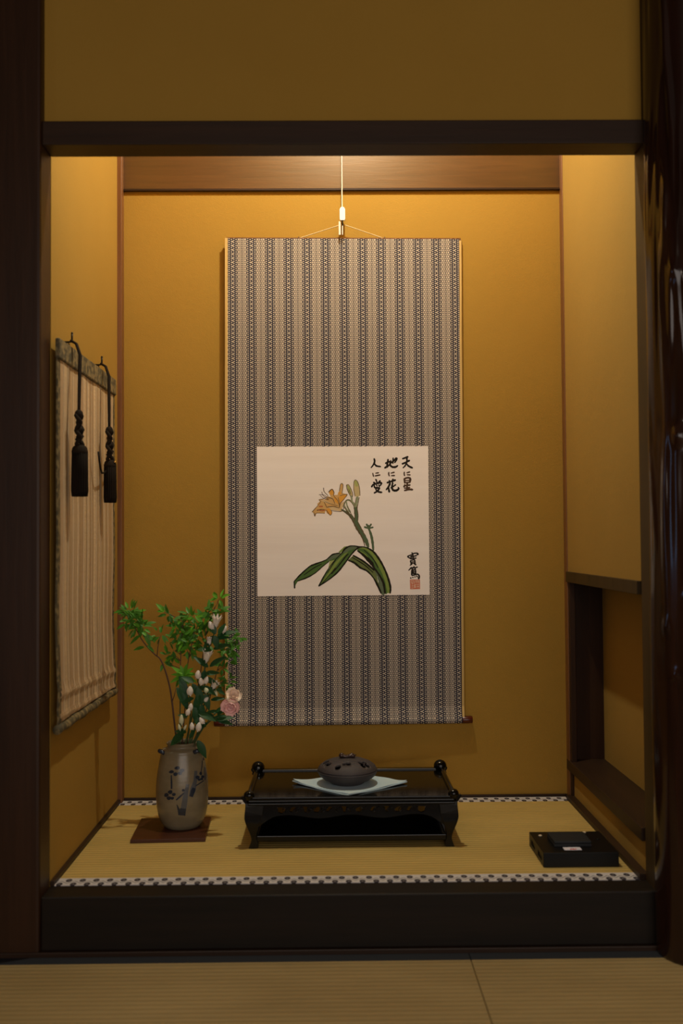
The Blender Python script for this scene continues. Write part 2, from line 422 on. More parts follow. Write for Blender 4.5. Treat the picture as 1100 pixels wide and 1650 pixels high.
    def stroke(mb, pts, off, w=None):      # pts (px,py,halfwidth px)
        pts = [p if len(p) == 3 else (*p, w) for p in pts]
        pts = smooth_pts(pts, 5); L = []; R = []; n = len(pts)
        for i, p in enumerate(pts):
            a = pts[max(0, i-1)]; b = pts[min(n-1, i+1)]; dx, dy = b[0]-a[0], b[1]-a[1]; l = math.hypot(dx, dy) or 1
            nx, ny = -dy/l, dx/l; h = max(.08, 1.18*p[2]*(1+.10*math.sin(i*2.1+cnt[0])))
            L.append((p[0]+nx*h, p[1]+ny*h)); R.append((p[0]-nx*h, p[1]-ny*h))
        cnt[0] += 1; off = off+(cnt[0] % 7)*.000012
        vs = [surf(*A(*q), off) for pr in zip(L, R) for q in pr]
        mb.add(vs, [(2*i, 2*i+1, 2*i+3, 2*i+2) for i in range(n-1)])
        for (c, h) in ((pts[0], pts[0][2]), (pts[-1], pts[-1][2])):      # round ends
            if h > .25: mb.add([surf(*A(c[0]+h*math.cos(k*PI/5), c[1]+h*math.sin(k*PI/5)), off+.000004) for k in range(10)], [tuple(range(10))])
    def pig(name, c): return Mat(name, c, .85, spec=.1).m
    INK = pig('ink', (.022,.017,.013)); INKB = pig('ink_thin', (.085,.050,.032))
    # painted leaves: zoom frame origin (465,860), 6.286 px per px
    G = lambda L, s=6.286, ox=465, oy=860: [(ox+p[0]/s, oy+p[1]/s) + ((p[2]/s,) if len(p) > 2 else ()) for p in L]
    washes = MB(); lite = MB(); dk = MB(); out = MB(); olive = MB()
    back_leaf = [(600,270),(650,225),(760,280),(860,360),(890,440),(900,500),(965,612),(925,612),(890,520),(850,450),(760,370),(690,330)]
    poly(olive, G(back_leaf), .00004)
    left_leaf = [(60,550),(50,490),(90,440),(160,370),(230,320),(370,275),(440,225),(510,200),(520,240),(460,270),(400,285),(340,340),(260,400),(180,445),(90,480),(65,520)]
    poly(washes, G(left_leaf), .00006)
    main_leaf = [(300,530),(360,420),(440,310),(520,210),(560,160),(620,130),(700,135),(690,165),(650,200),(600,260),(540,330),(490,390),(420,450),(350,510)]
    poly(washes, G(main_leaf), .00008)
    poly(lite, G([(330,500),(400,390),(470,290),(560,205),(600,190),(520,270),(430,390),(360,480)]), .00011)
    right_leaf = [(690,165),(740,142),(800,150),(850,190),(910,260),(950,340),(990,430),(1020,520),(1025,612),(970,612),(955,520),(920,430),(860,340),(790,260),(740,215)]
    poly(lite, G(right_leaf), .00010)
    lite2 = MB()
    poly(lite, G([(560,135),(500,190),(520,200),(600,130)]), .00003)
    poly(lite2, G([(410,285),(470,250),(440,320),(395,365)]), .00003)
    stroke(washes, G([(700,160,10),(790,200,16),(880,330,16),(950,480,14),(980,610,12)]), .00013)
    teal = pig('teal_wash', (.13,.17,.10)); tl = MB()
    stroke(tl, G([(860,350,8),(910,440,16),(930,520,18),(950,612,20)]), .00012)
    tl.build('painted_leaf', teal, paper); tl = MB()
    stroke(tl, G([(400,270,10),(450,235,16),(510,215,18)]), .00012)
    tl.build('painted_leaf', teal, paper); tl = MB()
    stroke(tl, G([(560,190,12),(620,150,18),(690,145,10)]), .00012)
    for L in ([(50,485,5),(55,550,7)], [(50,485,4),(110,420,6),(200,340,5),(250,315,7),(370,270,4),(440,215,6),(515,200,4)], [(85,482,4),(180,447,6),(265,400,4),(340,335,4),(405,285,3)],
              [(300,533,6),(360,420,5),(440,300,3),(530,205,5),(570,155,8),(630,128,5),(720,138,5)], [(305,530,6),(400,470,5),(490,395,7),(560,310,6),(640,205,6),(700,150,6),(760,138,4)],
              [(690,140,5),(770,142,5),(850,185,8),(910,260,9),(960,350,8),(1000,450,9),(1025,550,9),(1022,610,7)], [(695,178,6),(750,220,10),(830,300,16),(860,350,8),(915,430,8),(955,510,10),(970,610,8)],
              [(650,225,6),(760,290,8),(860,375,8)], [(600,275,5),(660,300,9),(720,350,8),(790,385,7),(850,450,5),(890,520,9),(930,610,7)], [(640,245,3),(760,320,5),(850,400,3)],
              [(430,410,4),(500,330,5),(570,240,6),(600,210,4)], [(330,510,3),(400,430,3),(470,350,3)], [(150,420,3),(250,350,4),(330,310,3)], [(760,170,3),(850,260,4),(900,350,4)], [(470,270,4),(430,330,3),(390,400,3)]):
        stroke(dk, G(L), .00018)
    olive.build('painted_leaf', pig('olive_wash', (.16,.20,.07)), paper); washes.build('painted_leaf', pig('green_wash', (.085,.16,.045)), paper)
    lite2.build('painted_leaf', pig('pale_green_wash', (.36,.40,.14)), paper); lite.build('painted_leaf', pig('light_green_wash', (.22,.30,.07)), paper); tl.build('painted_leaf', teal, paper)
    dk.build('ink_outline', pig('leaf_ink', (.022,.020,.012)), paper)
    # stems and lily: zoom frame origin (500,765), 9.167 px per px
    H = lambda L: G(L, 9.167, 500, 765)
    stm = MB(); stl = MB(); sto = MB()
    stroke(stm, H([(460,520,10),(570,590,18),(650,690,26),(700,780,34),(760,880,30),(820,990,26),(850,1075,16)]), .00006)
    stroke(stm, H([(680,700,16),(675,600,22),(665,480,22)]), .00006)
    stroke(stl, H([(665,470,16),(610,400,14),(560,378,10),(520,400,9),(500,460,10),(560,560,14)]), .00008)
    stroke(stl, H([(530,400,9),(545,470,9),(590,560,10)]), .00008)
    stroke(stl, H([(670,470,14),(685,400,16),(695,340,18)]), .00008)
    stroke(stl, H([(615,400,10),(610,350,12),(605,320,14)]), .00008)
    stroke(stm, H([(860,800,12),(895,900,16),(915,1010,16),(925,1125,12)]), .00006)
    for cx_, cy_ in ((800,780),(830,740),(860,760),(895,740),(920,785),(870,800),(840,790)): stroke(stm, H([(cx_,cy_,12),(860,800,9)]), .00007)
    for L in ([(470,535,4),(580,610,6),(650,740,6),(720,860,7),(770,960,6),(800,1060,5)], [(700,700,4),(760,820,5),(800,900,4)], [(650,690,4),(655,600,4),(645,480,4),(600,400,3),(560,370,4),(520,390,4),(485,470,4),(500,490,3),(560,560,4)],
              [(700,690,3),(705,600,4),(690,500,6),(705,430,4),(722,340,4)], [(655,460,3),(665,400,3),(680,340,3)], [(545,470,3),(600,580,4),(650,660,4)], [(510,490,3),(550,560,4),(600,600,3)]):
        stroke(sto, H(L), .00014)
    stm.build('painted_stem', pig('stem_wash', (.10,.14,.075)), paper); stl.build('painted_stem', pig('pale_stem_wash', (.30,.33,.19)), paper)
    bud = MB(); poly(bud, H([(645,110),(665,80),(700,105),(730,200),(732,310),(700,335),(665,320),(645,250)]), .0001); poly(bud, H([(535,155),(560,150),(600,210),(625,280),(620,320),(590,320),(560,270),(540,210)]), .0001)
    bud.build('painted_bud', pig('bud_wash', (.60,.48,.24)), paper)
    bt = MB(); poly(bt, H([(650,110),(665,80),(700,105),(712,170),(670,180)]), .00012); poly(bt, H([(540,160),(560,155),(600,215),(600,290),(570,260)]), .00012); bt.build('painted_bud', pig('bud_tip', (.42,.44,.15)), paper)
    lily = [(25,550),(60,500),(110,460),(100,430),(140,395),(125,370),(170,355),(215,370),(260,320),(300,330),(270,255),(320,215),(350,260),(350,300),(400,300),(430,230),(440,150),(470,130),(488,160),(470,270),(545,295),(500,370),(450,430),(500,390),(480,470),(455,545),(300,520),(320,560),(295,605),(240,570),(225,530),(210,575),(90,570),(65,620),(45,570)]
    l1 = MB(); poly(l1, H(lily), .00006); l1.build('painted_lily', pig('lily_wash', (.66,.40,.15)), paper)
    l2 = MB()
    for P_ in ([(415,330),(470,300),(540,298),(490,370),(440,430)], [(275,260),(320,220),(345,260),(330,300),(290,290)], [(235,520),(280,485),(320,560),(295,600),(245,560)], [(405,270),(440,245),(460,280),(430,310)], [(345,320),(400,360),(415,440),(360,400)]): poly(l2, H(P_), .00010)
    l2.build('painted_lily', pig('lily_orange', (.75,.36,.06)), paper)
    l3 = MB(); poly(l3, H([(250,480),(340,480),(430,500),(470,540),(320,525)]), .00010); poly(l3, H([(140,370),(220,380),(320,430),(230,420)]), .0001); poly(l3, H([(455,440),(500,390),(480,480),(440,510)]), .0001); l3.build('painted_lily', pig('lily_pale', (.68,.50,.27)), paper)
    l4 = MB(); stroke(l4, H([(110,520,3),(170,535,6),(225,520,3)]), .00013); stroke(l4, H([(130,470,8),(175,470,10)]), .00012); l4.build('painted_lily', pig('lily_red', (.50,.14,.05)), paper)
    for L in ([(195,195,5),(205,250,4),(260,310,4)], [(130,295,4),(200,300,3),(265,350,3)], [(170,255,4),(190,310,3),(270,370,3)], [(150,310,3),(200,350,3),(260,370,3)],
              [(25,550,5),(100,465,3),(150,400,3),(125,370,3),(190,355,3),(260,320,3)], [(270,255,6),(320,215,6),(350,265,5),(345,310,3),(400,380,3),(420,440,2)], [(430,240,4),(445,150,4),(470,130,4),(485,165,4),(468,280,3)],
              [(440,310,3),(545,292,4),(490,370,3),(440,430,4),(430,490,3)], [(100,525,7),(170,515,5),(225,525,4)], [(250,480,5),(340,470,5),(420,495,4)], [(50,560,4),(65,615,5),(85,570,3),(210,572,3)], [(235,525,4),(290,600,4),(318,560,3),(300,520,2)],
              [(300,530,3),(455,545,4),(500,470,3)], [(220,400,3),(290,430,3),(400,460,3)], [(270,340,5),(330,360,4),(360,430,3)], [(200,400,3),(230,460,4),(240,490,3)], [(410,340,3),(425,410,4),(425,480,3)],
              [(645,110,4),(665,78,4),(700,105,4),(728,200,4),(735,310,4)], [(645,110,4),(643,220,4),(660,320,4)], [(535,155,4),(545,215,5),(575,280,5),(592,320,4)], [(535,155,5),(565,150,4),(600,210,4),(627,290,4),(620,330,4)], [(565,210,3),(600,290,4)]):
        stroke(sto, H(L), .00015)
    sto.build('ink_outline', pig('brown_outline', (.13,.075,.035)), paper)
    # calligraphy: zoom frame origin (580,725), 9.167 px per px
    K = lambda L: G(L, 9.167, 580, 725)
    chars = {
      'brush_character': [
        [[(640,132,11),(680,118,12),(715,104,13)], [(636,208,13),(690,185,11),(738,160,13)], [(700,112,12),(702,170,11),(680,230,10),(645,268,8)], [(690,195,8),(725,240,12),(780,268,13)]],
        [[(662,332,8),(660,360,9),(666,384,9)], [(700,343,8),(742,330,9)], [(702,372,7),(748,374,9)]],
        [[(662,432,12),(668,492,12)], [(665,430,11),(715,416,12),(750,432,14),(742,485,12)], [(675,460,8),(740,455,8)], [(672,490,9),(742,484,9)], [(668,520,9),(655,552,11)], [(668,535,10),(745,525,11)], [(705,490,11),(700,600,12)], [(662,572,8),(740,562,10)], [(665,606,11),(730,590,13),(780,594,13)]],
        [[(388,198,13),(438,172,12)], [(422,142,10),(412,200,13),(410,255,12)], [(375,266,13),(445,222,10)], [(452,200,12),(500,168,11),(546,124,13),(548,150,10),(520,190,9)], [(498,120,9),(494,200,10)], [(462,160,10),(450,215,12),(480,252,13),(530,255,14),(565,235,9)]],
        [[(432,336,9),(430,362,9),(438,388,8)], [(466,346,8),(512,334,9)], [(472,384,8),(516,382,9)]],
        [[(408,488,12),(465,470,12),(526,450,13)], [(438,456,10),(446,500,11)], [(492,438,12),(484,486,10)], [(448,500,13),(425,550,12),(392,592,10)], [(425,560,11),(436,625,13)], [(530,520,10),(490,550,9),(460,566,8)], [(488,495,11),(478,560,13),(495,600,14),(540,605,15),(576,580,12),(568,556,7)]],
        [[(216,132,11),(222,175,12),(200,225,10),(170,262,8)], [(212,190,8),(245,235,12),(310,248,9)]],
        [[(194,346,7),(198,370,8),(205,392,9)], [(238,346,8),(278,340,9)], [(232,386,10),(300,372,8)]],
        [[(236,438,9),(248,456,11)], [(205,484,11),(228,496,10)], [(250,474,11),(262,494,10)], [(300,462,12),(278,486,10)], [(176,548,12),(200,515,11),(260,500,10),(320,490,12),(305,530,9)], [(212,520,9),(222,560,11),(262,556,9)], [(246,520,8),(256,536,8)], [(282,520,8),(290,545,10)], [(232,576,9),(290,566,11),(262,610,11),(215,640,11)], [(236,590,9),(275,622,12),(322,632,12)]],
      ]}
    for i, ch in enumerate(chars['brush_character']):
        mb = MB()
        for s_ in ch: stroke(mb, K(s_), .00012)
        mb.build('brush_character', INK if i in (0, 3, 5, 6, 8) else INKB, paper)
    S = lambda L: G(L, 22.0, 645, 885)
    for ch in ([[(405,160,20),(425,200,22)], [(400,225,16),(300,265,20),(255,300,22),(330,350,20)], [(440,195,20),(520,175,20),(600,180,22),(620,215,25),(580,232,16)], [(430,200,24),(440,290,26),(460,375,24)], [(360,300,22),(460,285,18),(560,265,22)], [(345,365,26),(450,360,22),(550,352,22)], [(380,260,18),(370,340,20)],
                [(350,445,22),(362,510,20),(380,565,22)], [(355,440,18),(440,415,20),(495,415,22),(510,500,22),(515,555,22)], [(380,485,14),(490,470,14)], [(380,530,18),(500,520,18)], [(400,560,22),(340,603,18)], [(480,545,22),(540,590,24)]],
               [[(475,645,20),(470,700,24)], [(590,668,22),(510,695,18),(380,700,26),(330,740,20),(285,782,16)], [(510,690,22),(520,760,22)], [(400,740,20),(440,750,14)], [(395,780,22),(390,870,22),(400,955,24),(500,945,22),(600,925,22),(655,985,26),(640,1075,34)], [(400,785,22),(520,775,22),(530,895,22)], [(400,835,18),(530,828,18)], [(400,895,22),(520,890,22)], [(430,800,20),(450,900,24)],
                [(345,1058,20),(365,1058,22)], [(425,1040,22),(440,1038,20)], [(500,1022,22),(515,1018,20)], [(560,985,18),(590,1015,20)]]):
        mb = MB()
        for s_ in ch: stroke(mb, S(s_), .00012)
        mb.build('signature_character', INK, paper)
    se = MB()
    for L in ([(335,1125),(670,1125)], [(340,1445),(675,1440)], [(338,1125),(345,1445)], [(668,1125),(672,1440)], [(490,1150),(500,1260)], [(370,1190),(440,1180)], [(440,1190),(450,1420)], [(380,1300),(470,1290)], [(370,1400),(460,1360)], [(540,1180),(560,1420)], [(480,1270),(640,1250)], [(520,1340),(640,1330)], [(600,1180),(610,1300)], [(470,1430),(640,1400)], [(375,1240),(380,1400)]):
        stroke(se, S([(a, b, 11) for a, b in L]), .00012)
    se.build('red_seal', pig('seal_red', (.62,.17,.09)), paper)
    sf = MB(); poly(sf, S([(335,1120),(672,1120),(678,1448),(338,1450)]), .00004); sf.build('red_seal', pig('seal_wash', (.70,.45,.33)), paper)
scroll()

# ================================================================== SCROLL HANGER
def hanger():
    h = empty('scroll_hanger', (.005, .635, 1.60), 'white hanging line with adjuster block and hooks holding the scroll from above', 'hanger')
    wh = Mat('white_plastic', (.85,.83,.80), .35).m; cm = Mat('white_line', (.75,.68,.55), .5).m
    MB().tube([(.004, .632, 1.58), (.0045, .632, 2.60)], .0016, 8).build('line', cm, h)
    MB().prism([(-.006,0),(.006,0),(.0075,.003),(.0075,.030),(.004,.036),(-.004,.036),(-.0075,.030),(-.0075,.003)], .627, .635, lambda v: (v[0]+.0047, v[1], v[2]+1.551)).build('adjuster', wh, h, bevel=.001)
    hk = Mat('dark_hook_metal', (.05,.045,.03), .4, .6).m
    MB().tube([(.0047,.631,1.555),(.0047,.631,1.548),(.0052,.632,1.540),(.006,.6365,1.5365),(.006,.641,1.541),(.006,.6415,1.546)], .0018, 8).build('hook', hk, h, smooth=True)
    st = Mat('bamboo_white', (.80,.72,.58), .5).m
    MB().box(-.0055, .0000, .6300, .6320, 1.5125, 1.549).build('hook_blade', st, h, bevel=.0005)
    MB().box(.0035, .0060, .6300, .6320, 1.5125, 1.537).build('hook_blade', st, h, bevel=.0005)
hanger()

# ================================================================== BAMBOO BLIND on the left wall
def blind():
    b = empty('bamboo_blind', (-.592, .29, .70), 'narrow bamboo blind with brocade borders hanging on the left alcove wall', 'blind')
    Z0, Z1, Y0, Y1 = .312, 1.105, -.004, .524
    def bul(y, z):
        s = .0022*math.sin((z-.3)*17+y*2)*max(0, 1-(z-.3)/.55)
        s += .0048*math.exp(-((z-.372-.03*(.3-y))/.0075)**2)+.0035*math.exp(-((z-.330-.02*(.3-y))/.006)**2)
        return -.586+s+.001*math.sin(y*40)
    edge = lambda z: .0030*math.sin((z-.3)*21)*max(0, 1-(z-.3)/.6)
    m = Mat('split_bamboo', (.5,.38,.22), .45, spec=.4)
    x, y, z = m.xyz()
    band = m.noise(30, (0,1,0), detail=2); band2 = m.noise(110, (0,1,0), detail=1); sl = m.noise(180, (.2,.05,1), detail=2)
    base = m.mix((band-.48)*9.0, (.44,.285,.15), (.76,.57,.35)); base = m.mix((band2-.55)*7.0, base, (.88,.70,.43))
    m.color(m.mix(sl*1.4-.5, base, (.55,.38,.22)))
    sm = MB(); n = 12; pitch = .00288; N = int((Z1-Z0-.045)/pitch)
    for i in range(N):
        zc = Z0+.014+i*pitch; h = pitch*(.43+.04*random.random()); jit = random.uniform(-.0002, .0002)
        ys = [Y0+.012+(Y1-.014-Y0-.012)*k/n for k in range(n+1)]
        vs = []
        for yy in ys:
            bx = bul(yy, zc)+jit; vs += [(bx-.0006, yy, zc-h), (bx+.0006, yy, zc-h*.96), (bx+.0006, yy, zc+h*.96), (bx-.0006, yy, zc+h)]
        fs = [(k*4+q, k*4+(q+1) % 4, k*4+4+(q+1) % 4, k*4+4+q) for k in range(n) for q in range(4)]+[(3,2,1,0),(n*4,n*4+1,n*4+2,n*4+3)]
        sm.add(vs, fs)
    tag(sm.build('bamboo_slats', m.m, b), kind='stuff')
    th = MB()
    for yy in [Y0+.04+k*.0415 for k in range(12)]:
        for dy in (-.0011, .0011):
            pts = [(bul(yy, Z0+.012+i*.02)+.0011, yy+dy, Z0+.012+i*.02) for i in range(int((Z1-Z0-.05)/.02)+1)]; th.tube(pts, .0004, 4)
    tag(th.build('binding_threads', Mat('thread', (.62,.48,.30), .8).m, b), kind='stuff')
    br = Mat('green_brocade', (.11,.10,.05), .8); x, y, z = br.xyz()
    br.color(br.mix((br.noise(70, detail=4)-.45)*7, (.075,.058,.025), (.24,.175,.070))); br.bump(br.noise(300), .0006, .6)
    def strip(y0, y1, z0, z1, nz=40, ny=2, wav=True):
        vs = []
        for s in (.0012, -.0022):
            for i in range(nz+1):
                zz = z0+(z1-z0)*i/nz
                for k in range(ny+1):
                    yy = y0+(y1-y0)*k/ny+(edge(zz) if wav else 0); vs.append((bul(yy, zz)+s, yy, zz))
        M = (nz+1)*(ny+1); fs = []
        for i in range(nz):
            for k in range(ny):
                a = i*(ny+1)+k; q = (a, a+1, a+ny+2, a+ny+1); fs += [q, tuple(v+M for v in reversed(q))]
            a = i*(ny+1); fs.append((a, a+ny+1, a+ny+1+M, a+M)); a += ny; fs.append((a+ny+1, a, a+M, a+ny+1+M))
        for k in range(ny): fs.append((k+1, k, k+M, k+1+M)); a = nz*(ny+1)+k; fs.append((a, a+1, a+1+M, a+M))
        return MB().add(vs, fs)
    strip(Y0, Y0+.016, Z0, Z1-.03).build('side_border', br.m, b); strip(Y1-.018, Y1, Z0+.01, Z1-.03).build('side_border', br.m, b)
    MB().box(-.590, -.580, Y0-.002, Y1+.002, Z1-.040, Z1+.002).build('top_border', br.m, b, bevel=.003)
    rl = MB().tube([(-.5845, Y0-.004+(Y1+.008-Y0)*k/24, Z0+.0015*math.sin(k*1.3)) for k in range(25)], [.0092+.0006*math.sin(k*2.3) for k in range(25)], 16, flat=1.0)
    rl.build('bottom_roll', br.m, b, smooth=True)
    for yy in (.10, .372):
        MB().tube([(-.590, yy, Z1-.006), (-.588, yy-.003, Z1+.004), (-.591, yy, Z1+.013), (-.588, yy+.003, Z1+.004), (-.590, yy, Z1-.006)], .0012, 6).build('hanging_ring', IRON, b)
IRON = Mat('black_iron', (.02,.018,.015), .45, .8).m
blind()
def wall_hook(yy, label):
    h = MB().tube([(-.6005, yy, 1.117), (-.588, yy, 1.117), (-.583, yy, 1.118), (-.581, yy, 1.122), (-.581, yy, 1.136)], .0022, 8)
    h.ball((-.581, yy, 1.136), .0026, 10)
    tag(h.build('wall_hook', IRON, smooth=True), label, 'hook', 'hooks above the bamboo blind')
wall_hook(.092, 'black iron L-shaped hook above the blind, the nearer to the left post')
wall_hook(.368, 'black iron L-shaped hook above the blind, the nearer to the back wall')

CORD = Mat('dark_brown_cord', (.016,.010,.006), .85, spec=.15); CORD.bump(CORD.noise(400, (1,1,.5)), .0006, .6); CORD = CORD.m
FRINGE = Mat('tassel_fringe', (.010,.0065,.004), .9, spec=.12); FRINGE.bump(FRINGE.noise(500, (1,1,.02)), .001, .7); FRINGE = FRINGE.m
def tassel(px, pyh, pyk0, pyk1, pyt, pyb, rad, hy, label, glint=False):
    X = -.561
    def P(py, dx=0): 
        p = atx(px+dx, py, X); return p
    top = Vector((-.584, hy, 1.1195)); k0 = P(pyk0); k1 = P(pyk1, 1.5); t0 = P(pyt, 1.5); t1 = P(pyb, 1.5)
    r = empty('blind_tassel', t0, label, 'tassel', 'tassels hanging over the bamboo blind')
    for s in (-1, 1):
        pts = [top+Vector((0, 0, .001)), top+Vector((.012, s*.003, -.006)), top+Vector((.020, s*.004, -.03))]
        for k in range(1, 7):
            q = top+Vector((.020, s*.004, -.03)); pts.append(q.lerp(k0+Vector((0, s*.0015, 0)), k/6)+Vector((0, s*.0012*math.sin(k*PI/6), 0)))
        MB().tube(pts, .0029, 8).build('cord', CORD, r, smooth=True)
    # knotted section: interlaced loops
    kn = MB(); L = (k0-k1).length; n = 4
    kn.ball(k0, .009, 12, (1,1,1.2))
    for i in range(n):
        c = k0.lerp(k1, (i+.55)/n); hh = L/n*.62; ww = .0095+.002*(i % 2); tw = (-1)**i
        pts = []
        for k in range(15):
            a = 2*PI*k/14; off = Vector((.0045*math.sin(2*a)*tw, ww*math.sin(a)+.004*math.sin(i*2.1), hh*math.cos(a))); pts.append(c+off)
        kn.tube(pts, .0044, 8)
    pts = [k0+(k1-k0)*(k/24)+Vector((.004*math.cos(k*1.1), .0075*math.sin(k*.85), 0)) for k in range(25)]
    kn.tube(pts, .0042, 8)
    kn.build('knotwork', CORD, r, smooth=True)
    H = (t0-t1).length
    fr = lambda a, z: 1+.045*math.sin(a*22)+.02*math.sin(a*9+z*60)
    c = (t1.x, t1.y, t1.z)
    MB().lathe([(.001,.002),(rad*.96,0),(rad*1.04,.012),(rad*1.02,H*.5),(rad*.98,H*.86)], 132, c, rad=fr).build('fringe', FRINGE, r, smooth=True)
    MB().lathe([(rad*.98,H*.84),(rad*1.03,H*.86),(rad*1.03,H*.90),(rad*.97,H*.92),(rad*.94,H*.95),(rad*.75,H*.99),(rad*.35,H*1.01),(.002,H*1.015)], 48, c).build('tassel_head', CORD, r, smooth=True)
    if glint: tag(MB().ball((c[0]+rad*.9, c[1]-rad*.45, c[2]+H*.96), .0028, 10).build('metal_bead', Mat('brass', (.8,.5,.15), .25, 1).m, r, smooth=True), 'small brass bead')
    return r, t0, t1
tassel(127, 552, 668, 717, 718, 800, .0165, .092, 'dark brown silk tassel on a long knotted cord, the larger one nearer the left post')
_, a, b = tassel(176, 590, 694, 741, 742, 810, .0145, .368, 'smaller dark brown tassel near the back corner post, with a small brass bead', True)
tag(MB().tube([atx(*p, -.568) for p in ((158.5,728),(160,742),(162,756),(164,762),(168,762),(173,757),(178,753))], .0024, 8).build('curtain_hook', IRON, smooth=True), 'thin black J-shaped hook sticking out beside the back tassel', 'hook')

# ================================================================== LOW TABLE
LAC = Mat('black_lacquer', (.0022,.002,.0016), .12, spec=.28); LAC.b.inputs['Coat Weight'].default_value = .12; LAC.b.inputs['Coat Roughness'].default_value = .05
LAC.rough(LAC.noise(30, detail=3)*.10+.08); LAC = LAC.m
def table():
    CX = .0105; Y0, Y1 = .235, .505
    t = empty('low_table', (CX, (Y0+Y1)/2, 0), 'low black lacquer display table with curved legs and pierced apron, below the scroll', 'table')
    V = lambda mb, name, bv=.0015: mb.build(name, LAC, t, bevel=bv, seg=3)
    V(MB().box(CX-.228, CX+.228, Y0, Y1, .1045, .1105), 'tabletop')
    rim = MB()
    for (a, b, c, d) in ((CX-.232, CX+.232, Y0-.008, Y0+.006), (CX-.232, CX+.232, Y1-.006, Y1+.008)):
        rim = MB(); rim.box(a, b, c, d, .107, .1145); rim.box(a, b, c+.002, d-.002, .101, .107); rim.box(a-.001, b+.001, c-.001, d+.001, .0955, .101)
        V(rim, 'edge_moulding', .0018)
    for s in (-1, 1):
        x = CX+s*.232
        e = MB().tube([(x, Y0-.010, .1130), (x, Y0+.03, .1140), (x, (Y0+Y1)/2, .1135), (x, Y1-.03, .1140), (x, Y1+.010, .1130)], .0058, 12)
        e.build('end_scroll', LAC, t, smooth=True)
        for yy, rr in ((Y0-.001, .0125), (Y1+.003, .0165)):
            k = MB().ball((x-s*.002, yy, .118), rr, 20, (1,1,.95 if rr > .015 else .85)); k.build('corner_knob', LAC, t, smooth=True)
            MB().prism([(0,-.012),(.013,.006),(.0125,.010),(.006,.010),(0,.008)], yy-.005, yy+.005, lambda v: (x+s*(v[0]+.003), v[1], v[2]+.106)).build('corner_ear', LAC, t, bevel=.001)
    # legs
    prof = [(-.244,.107),(-.2385,.0995),(-.2395,.083),(-.2405,.067),(-.2362,.052),(-.2300,.038),(-.2254,.0235),(-.2266,.0126),(-.2315,0),(-.212,0),(-.2095,.008),(-.2135,.022),(-.2125,.036),(-.2065,.056),(-.2000,.075),(-.197,.098),(-.232,.100)]
    def sm(pts):
        out = []; n = len(pts)
        for i in range(n):
            a, b, c, d = pts[i-1], pts[i], pts[(i+1) % n], pts[(i+2) % n]; out.append(b)
            if 0 <= i < 7 or 9 <= i < 14:
                tt = .5; out.append(tuple(.5*((2*b[q])+(-a[q]+c[q])*tt+(2*a[q]-5*b[q]+4*c[q]-d[q])*tt*tt+(-a[q]+3*b[q]-3*c[q]+d[q])*tt**3) for q in (0, 1)))
        return out
    P2 = [(a+.0105-.0105, b) for a, b in sm(prof)]
    for s in (-1, 1):
        for yy, f in ((Y0-.006, 1), (Y1+.006, -1)):
            pr = [(-a if s > 0 else a, b) for a, b in P2]
            def tf(v, yy=yy, f=f):
                z = v[2]; o = (.003*math.sin((z-.02)/.08*PI) if z > .02 else .0)   # slight outward belly front-back
                return (v[0]+CX-(0), yy+f*(v[1])-f*o, z)
            MB().prism(pr, 0, .026, tf).build('leg', LAC, t, bevel=.003, seg=3)
    # aprons
    def apron(y0, y1, holes):
        n = 36; top = .0965; pts = [(CX-.215, top)]
        for k in range(n+1):
            f = k/n; x = CX-.215+.43*f; e = min(f, 1-f)
            z = .068-.004*math.cos(f*PI*6) - (.022*(1-e/.10)**1.5 if e < .10 else 0); pts.append((x, z))
        pts.append((CX+.215, top))
        o = MB().prism(pts, y0, y1).build('apron', LAC, t)
        if holes:
            cut = []
            xs = [-.158,-.132,-.106,-.078,-.050,-.018,.018,.050,.078,.106,.132,.158]
            for i, xx in enumerate(xs):
                c = MB(); X = CX+xx
                if i in (0, 11): c.prism([(X-.009,.089),(X+.009,.089),(X+.007,.078),(X,.075),(X-.007,.078)], y0-.01, y1+.01)
                elif i % 3 == 1: c.prism([(X-.008,.080),(X-.004,.088),(X+.003,.090),(X+.008,.086),(X+.002,.084),(X-.002,.078)], y0-.01, y1+.01)
                elif i % 3 == 2: c.prism([(X-.008,.088),(X-.002,.086),(X,.078),(X+.004,.077),(X+.006,.086),(X+.009,.089),(X,.0905)], y0-.01, y1+.01)
                else: c.prism([(X-.006,.078),(X-.009,.083),(X-.004,.087),(X+.005,.090),(X+.007,.084),(X+.003,.077)], y0-.01, y1+.01)
                cut.append(c.build('cutter', LAC))
            apply_bool(o, cut)
        return o
    apron(Y0+.002, Y0+.008, True); apron(Y1-.008, Y1-.002, False); V(MB().box(CX-.213, CX+.213, Y1-.013, Y1-.0085, .043, .0965), 'reflection_blocker')  # extra board added at the back to block wall reflections in the shelf
    for s in (-1, 1): V(MB().box(CX+s*.222-.003, CX+s*.222+.003, Y0+.018, Y1-.018, .064, .0965), 'side_apron')
    fl = MB()
    for i in range(11):
        xx = CX-.145+.029*i
        fl.tube([(xx-.006+.004*math.cos(k*.9), Y0+.0005, .083+.005*math.sin(k*.9+i)) for k in range(7)], .0012, 6)
        fl.ball((xx+.004, Y0+.001, .087), .0022, 8)
    fl.build('carved_scrollwork', LAC, t, smooth=True)
    V(MB().box(CX-.212, CX+.212, Y0+.004, Y1-.004, .020, .025), 'lower_shelf')
    lr = MB()
    for a, b in ((Y0-.003, Y0+.009), (Y1-.009, Y1+.003)): lr.box(CX-.214, CX+.214, a, b, .014, .0275)
    for s in (-1, 1): lr.box(CX+s*.216-.006, CX+s*.216+.006, Y0+.01, Y1-.01, .014, .0275)
    V(lr, 'stretcher', .002)
table()

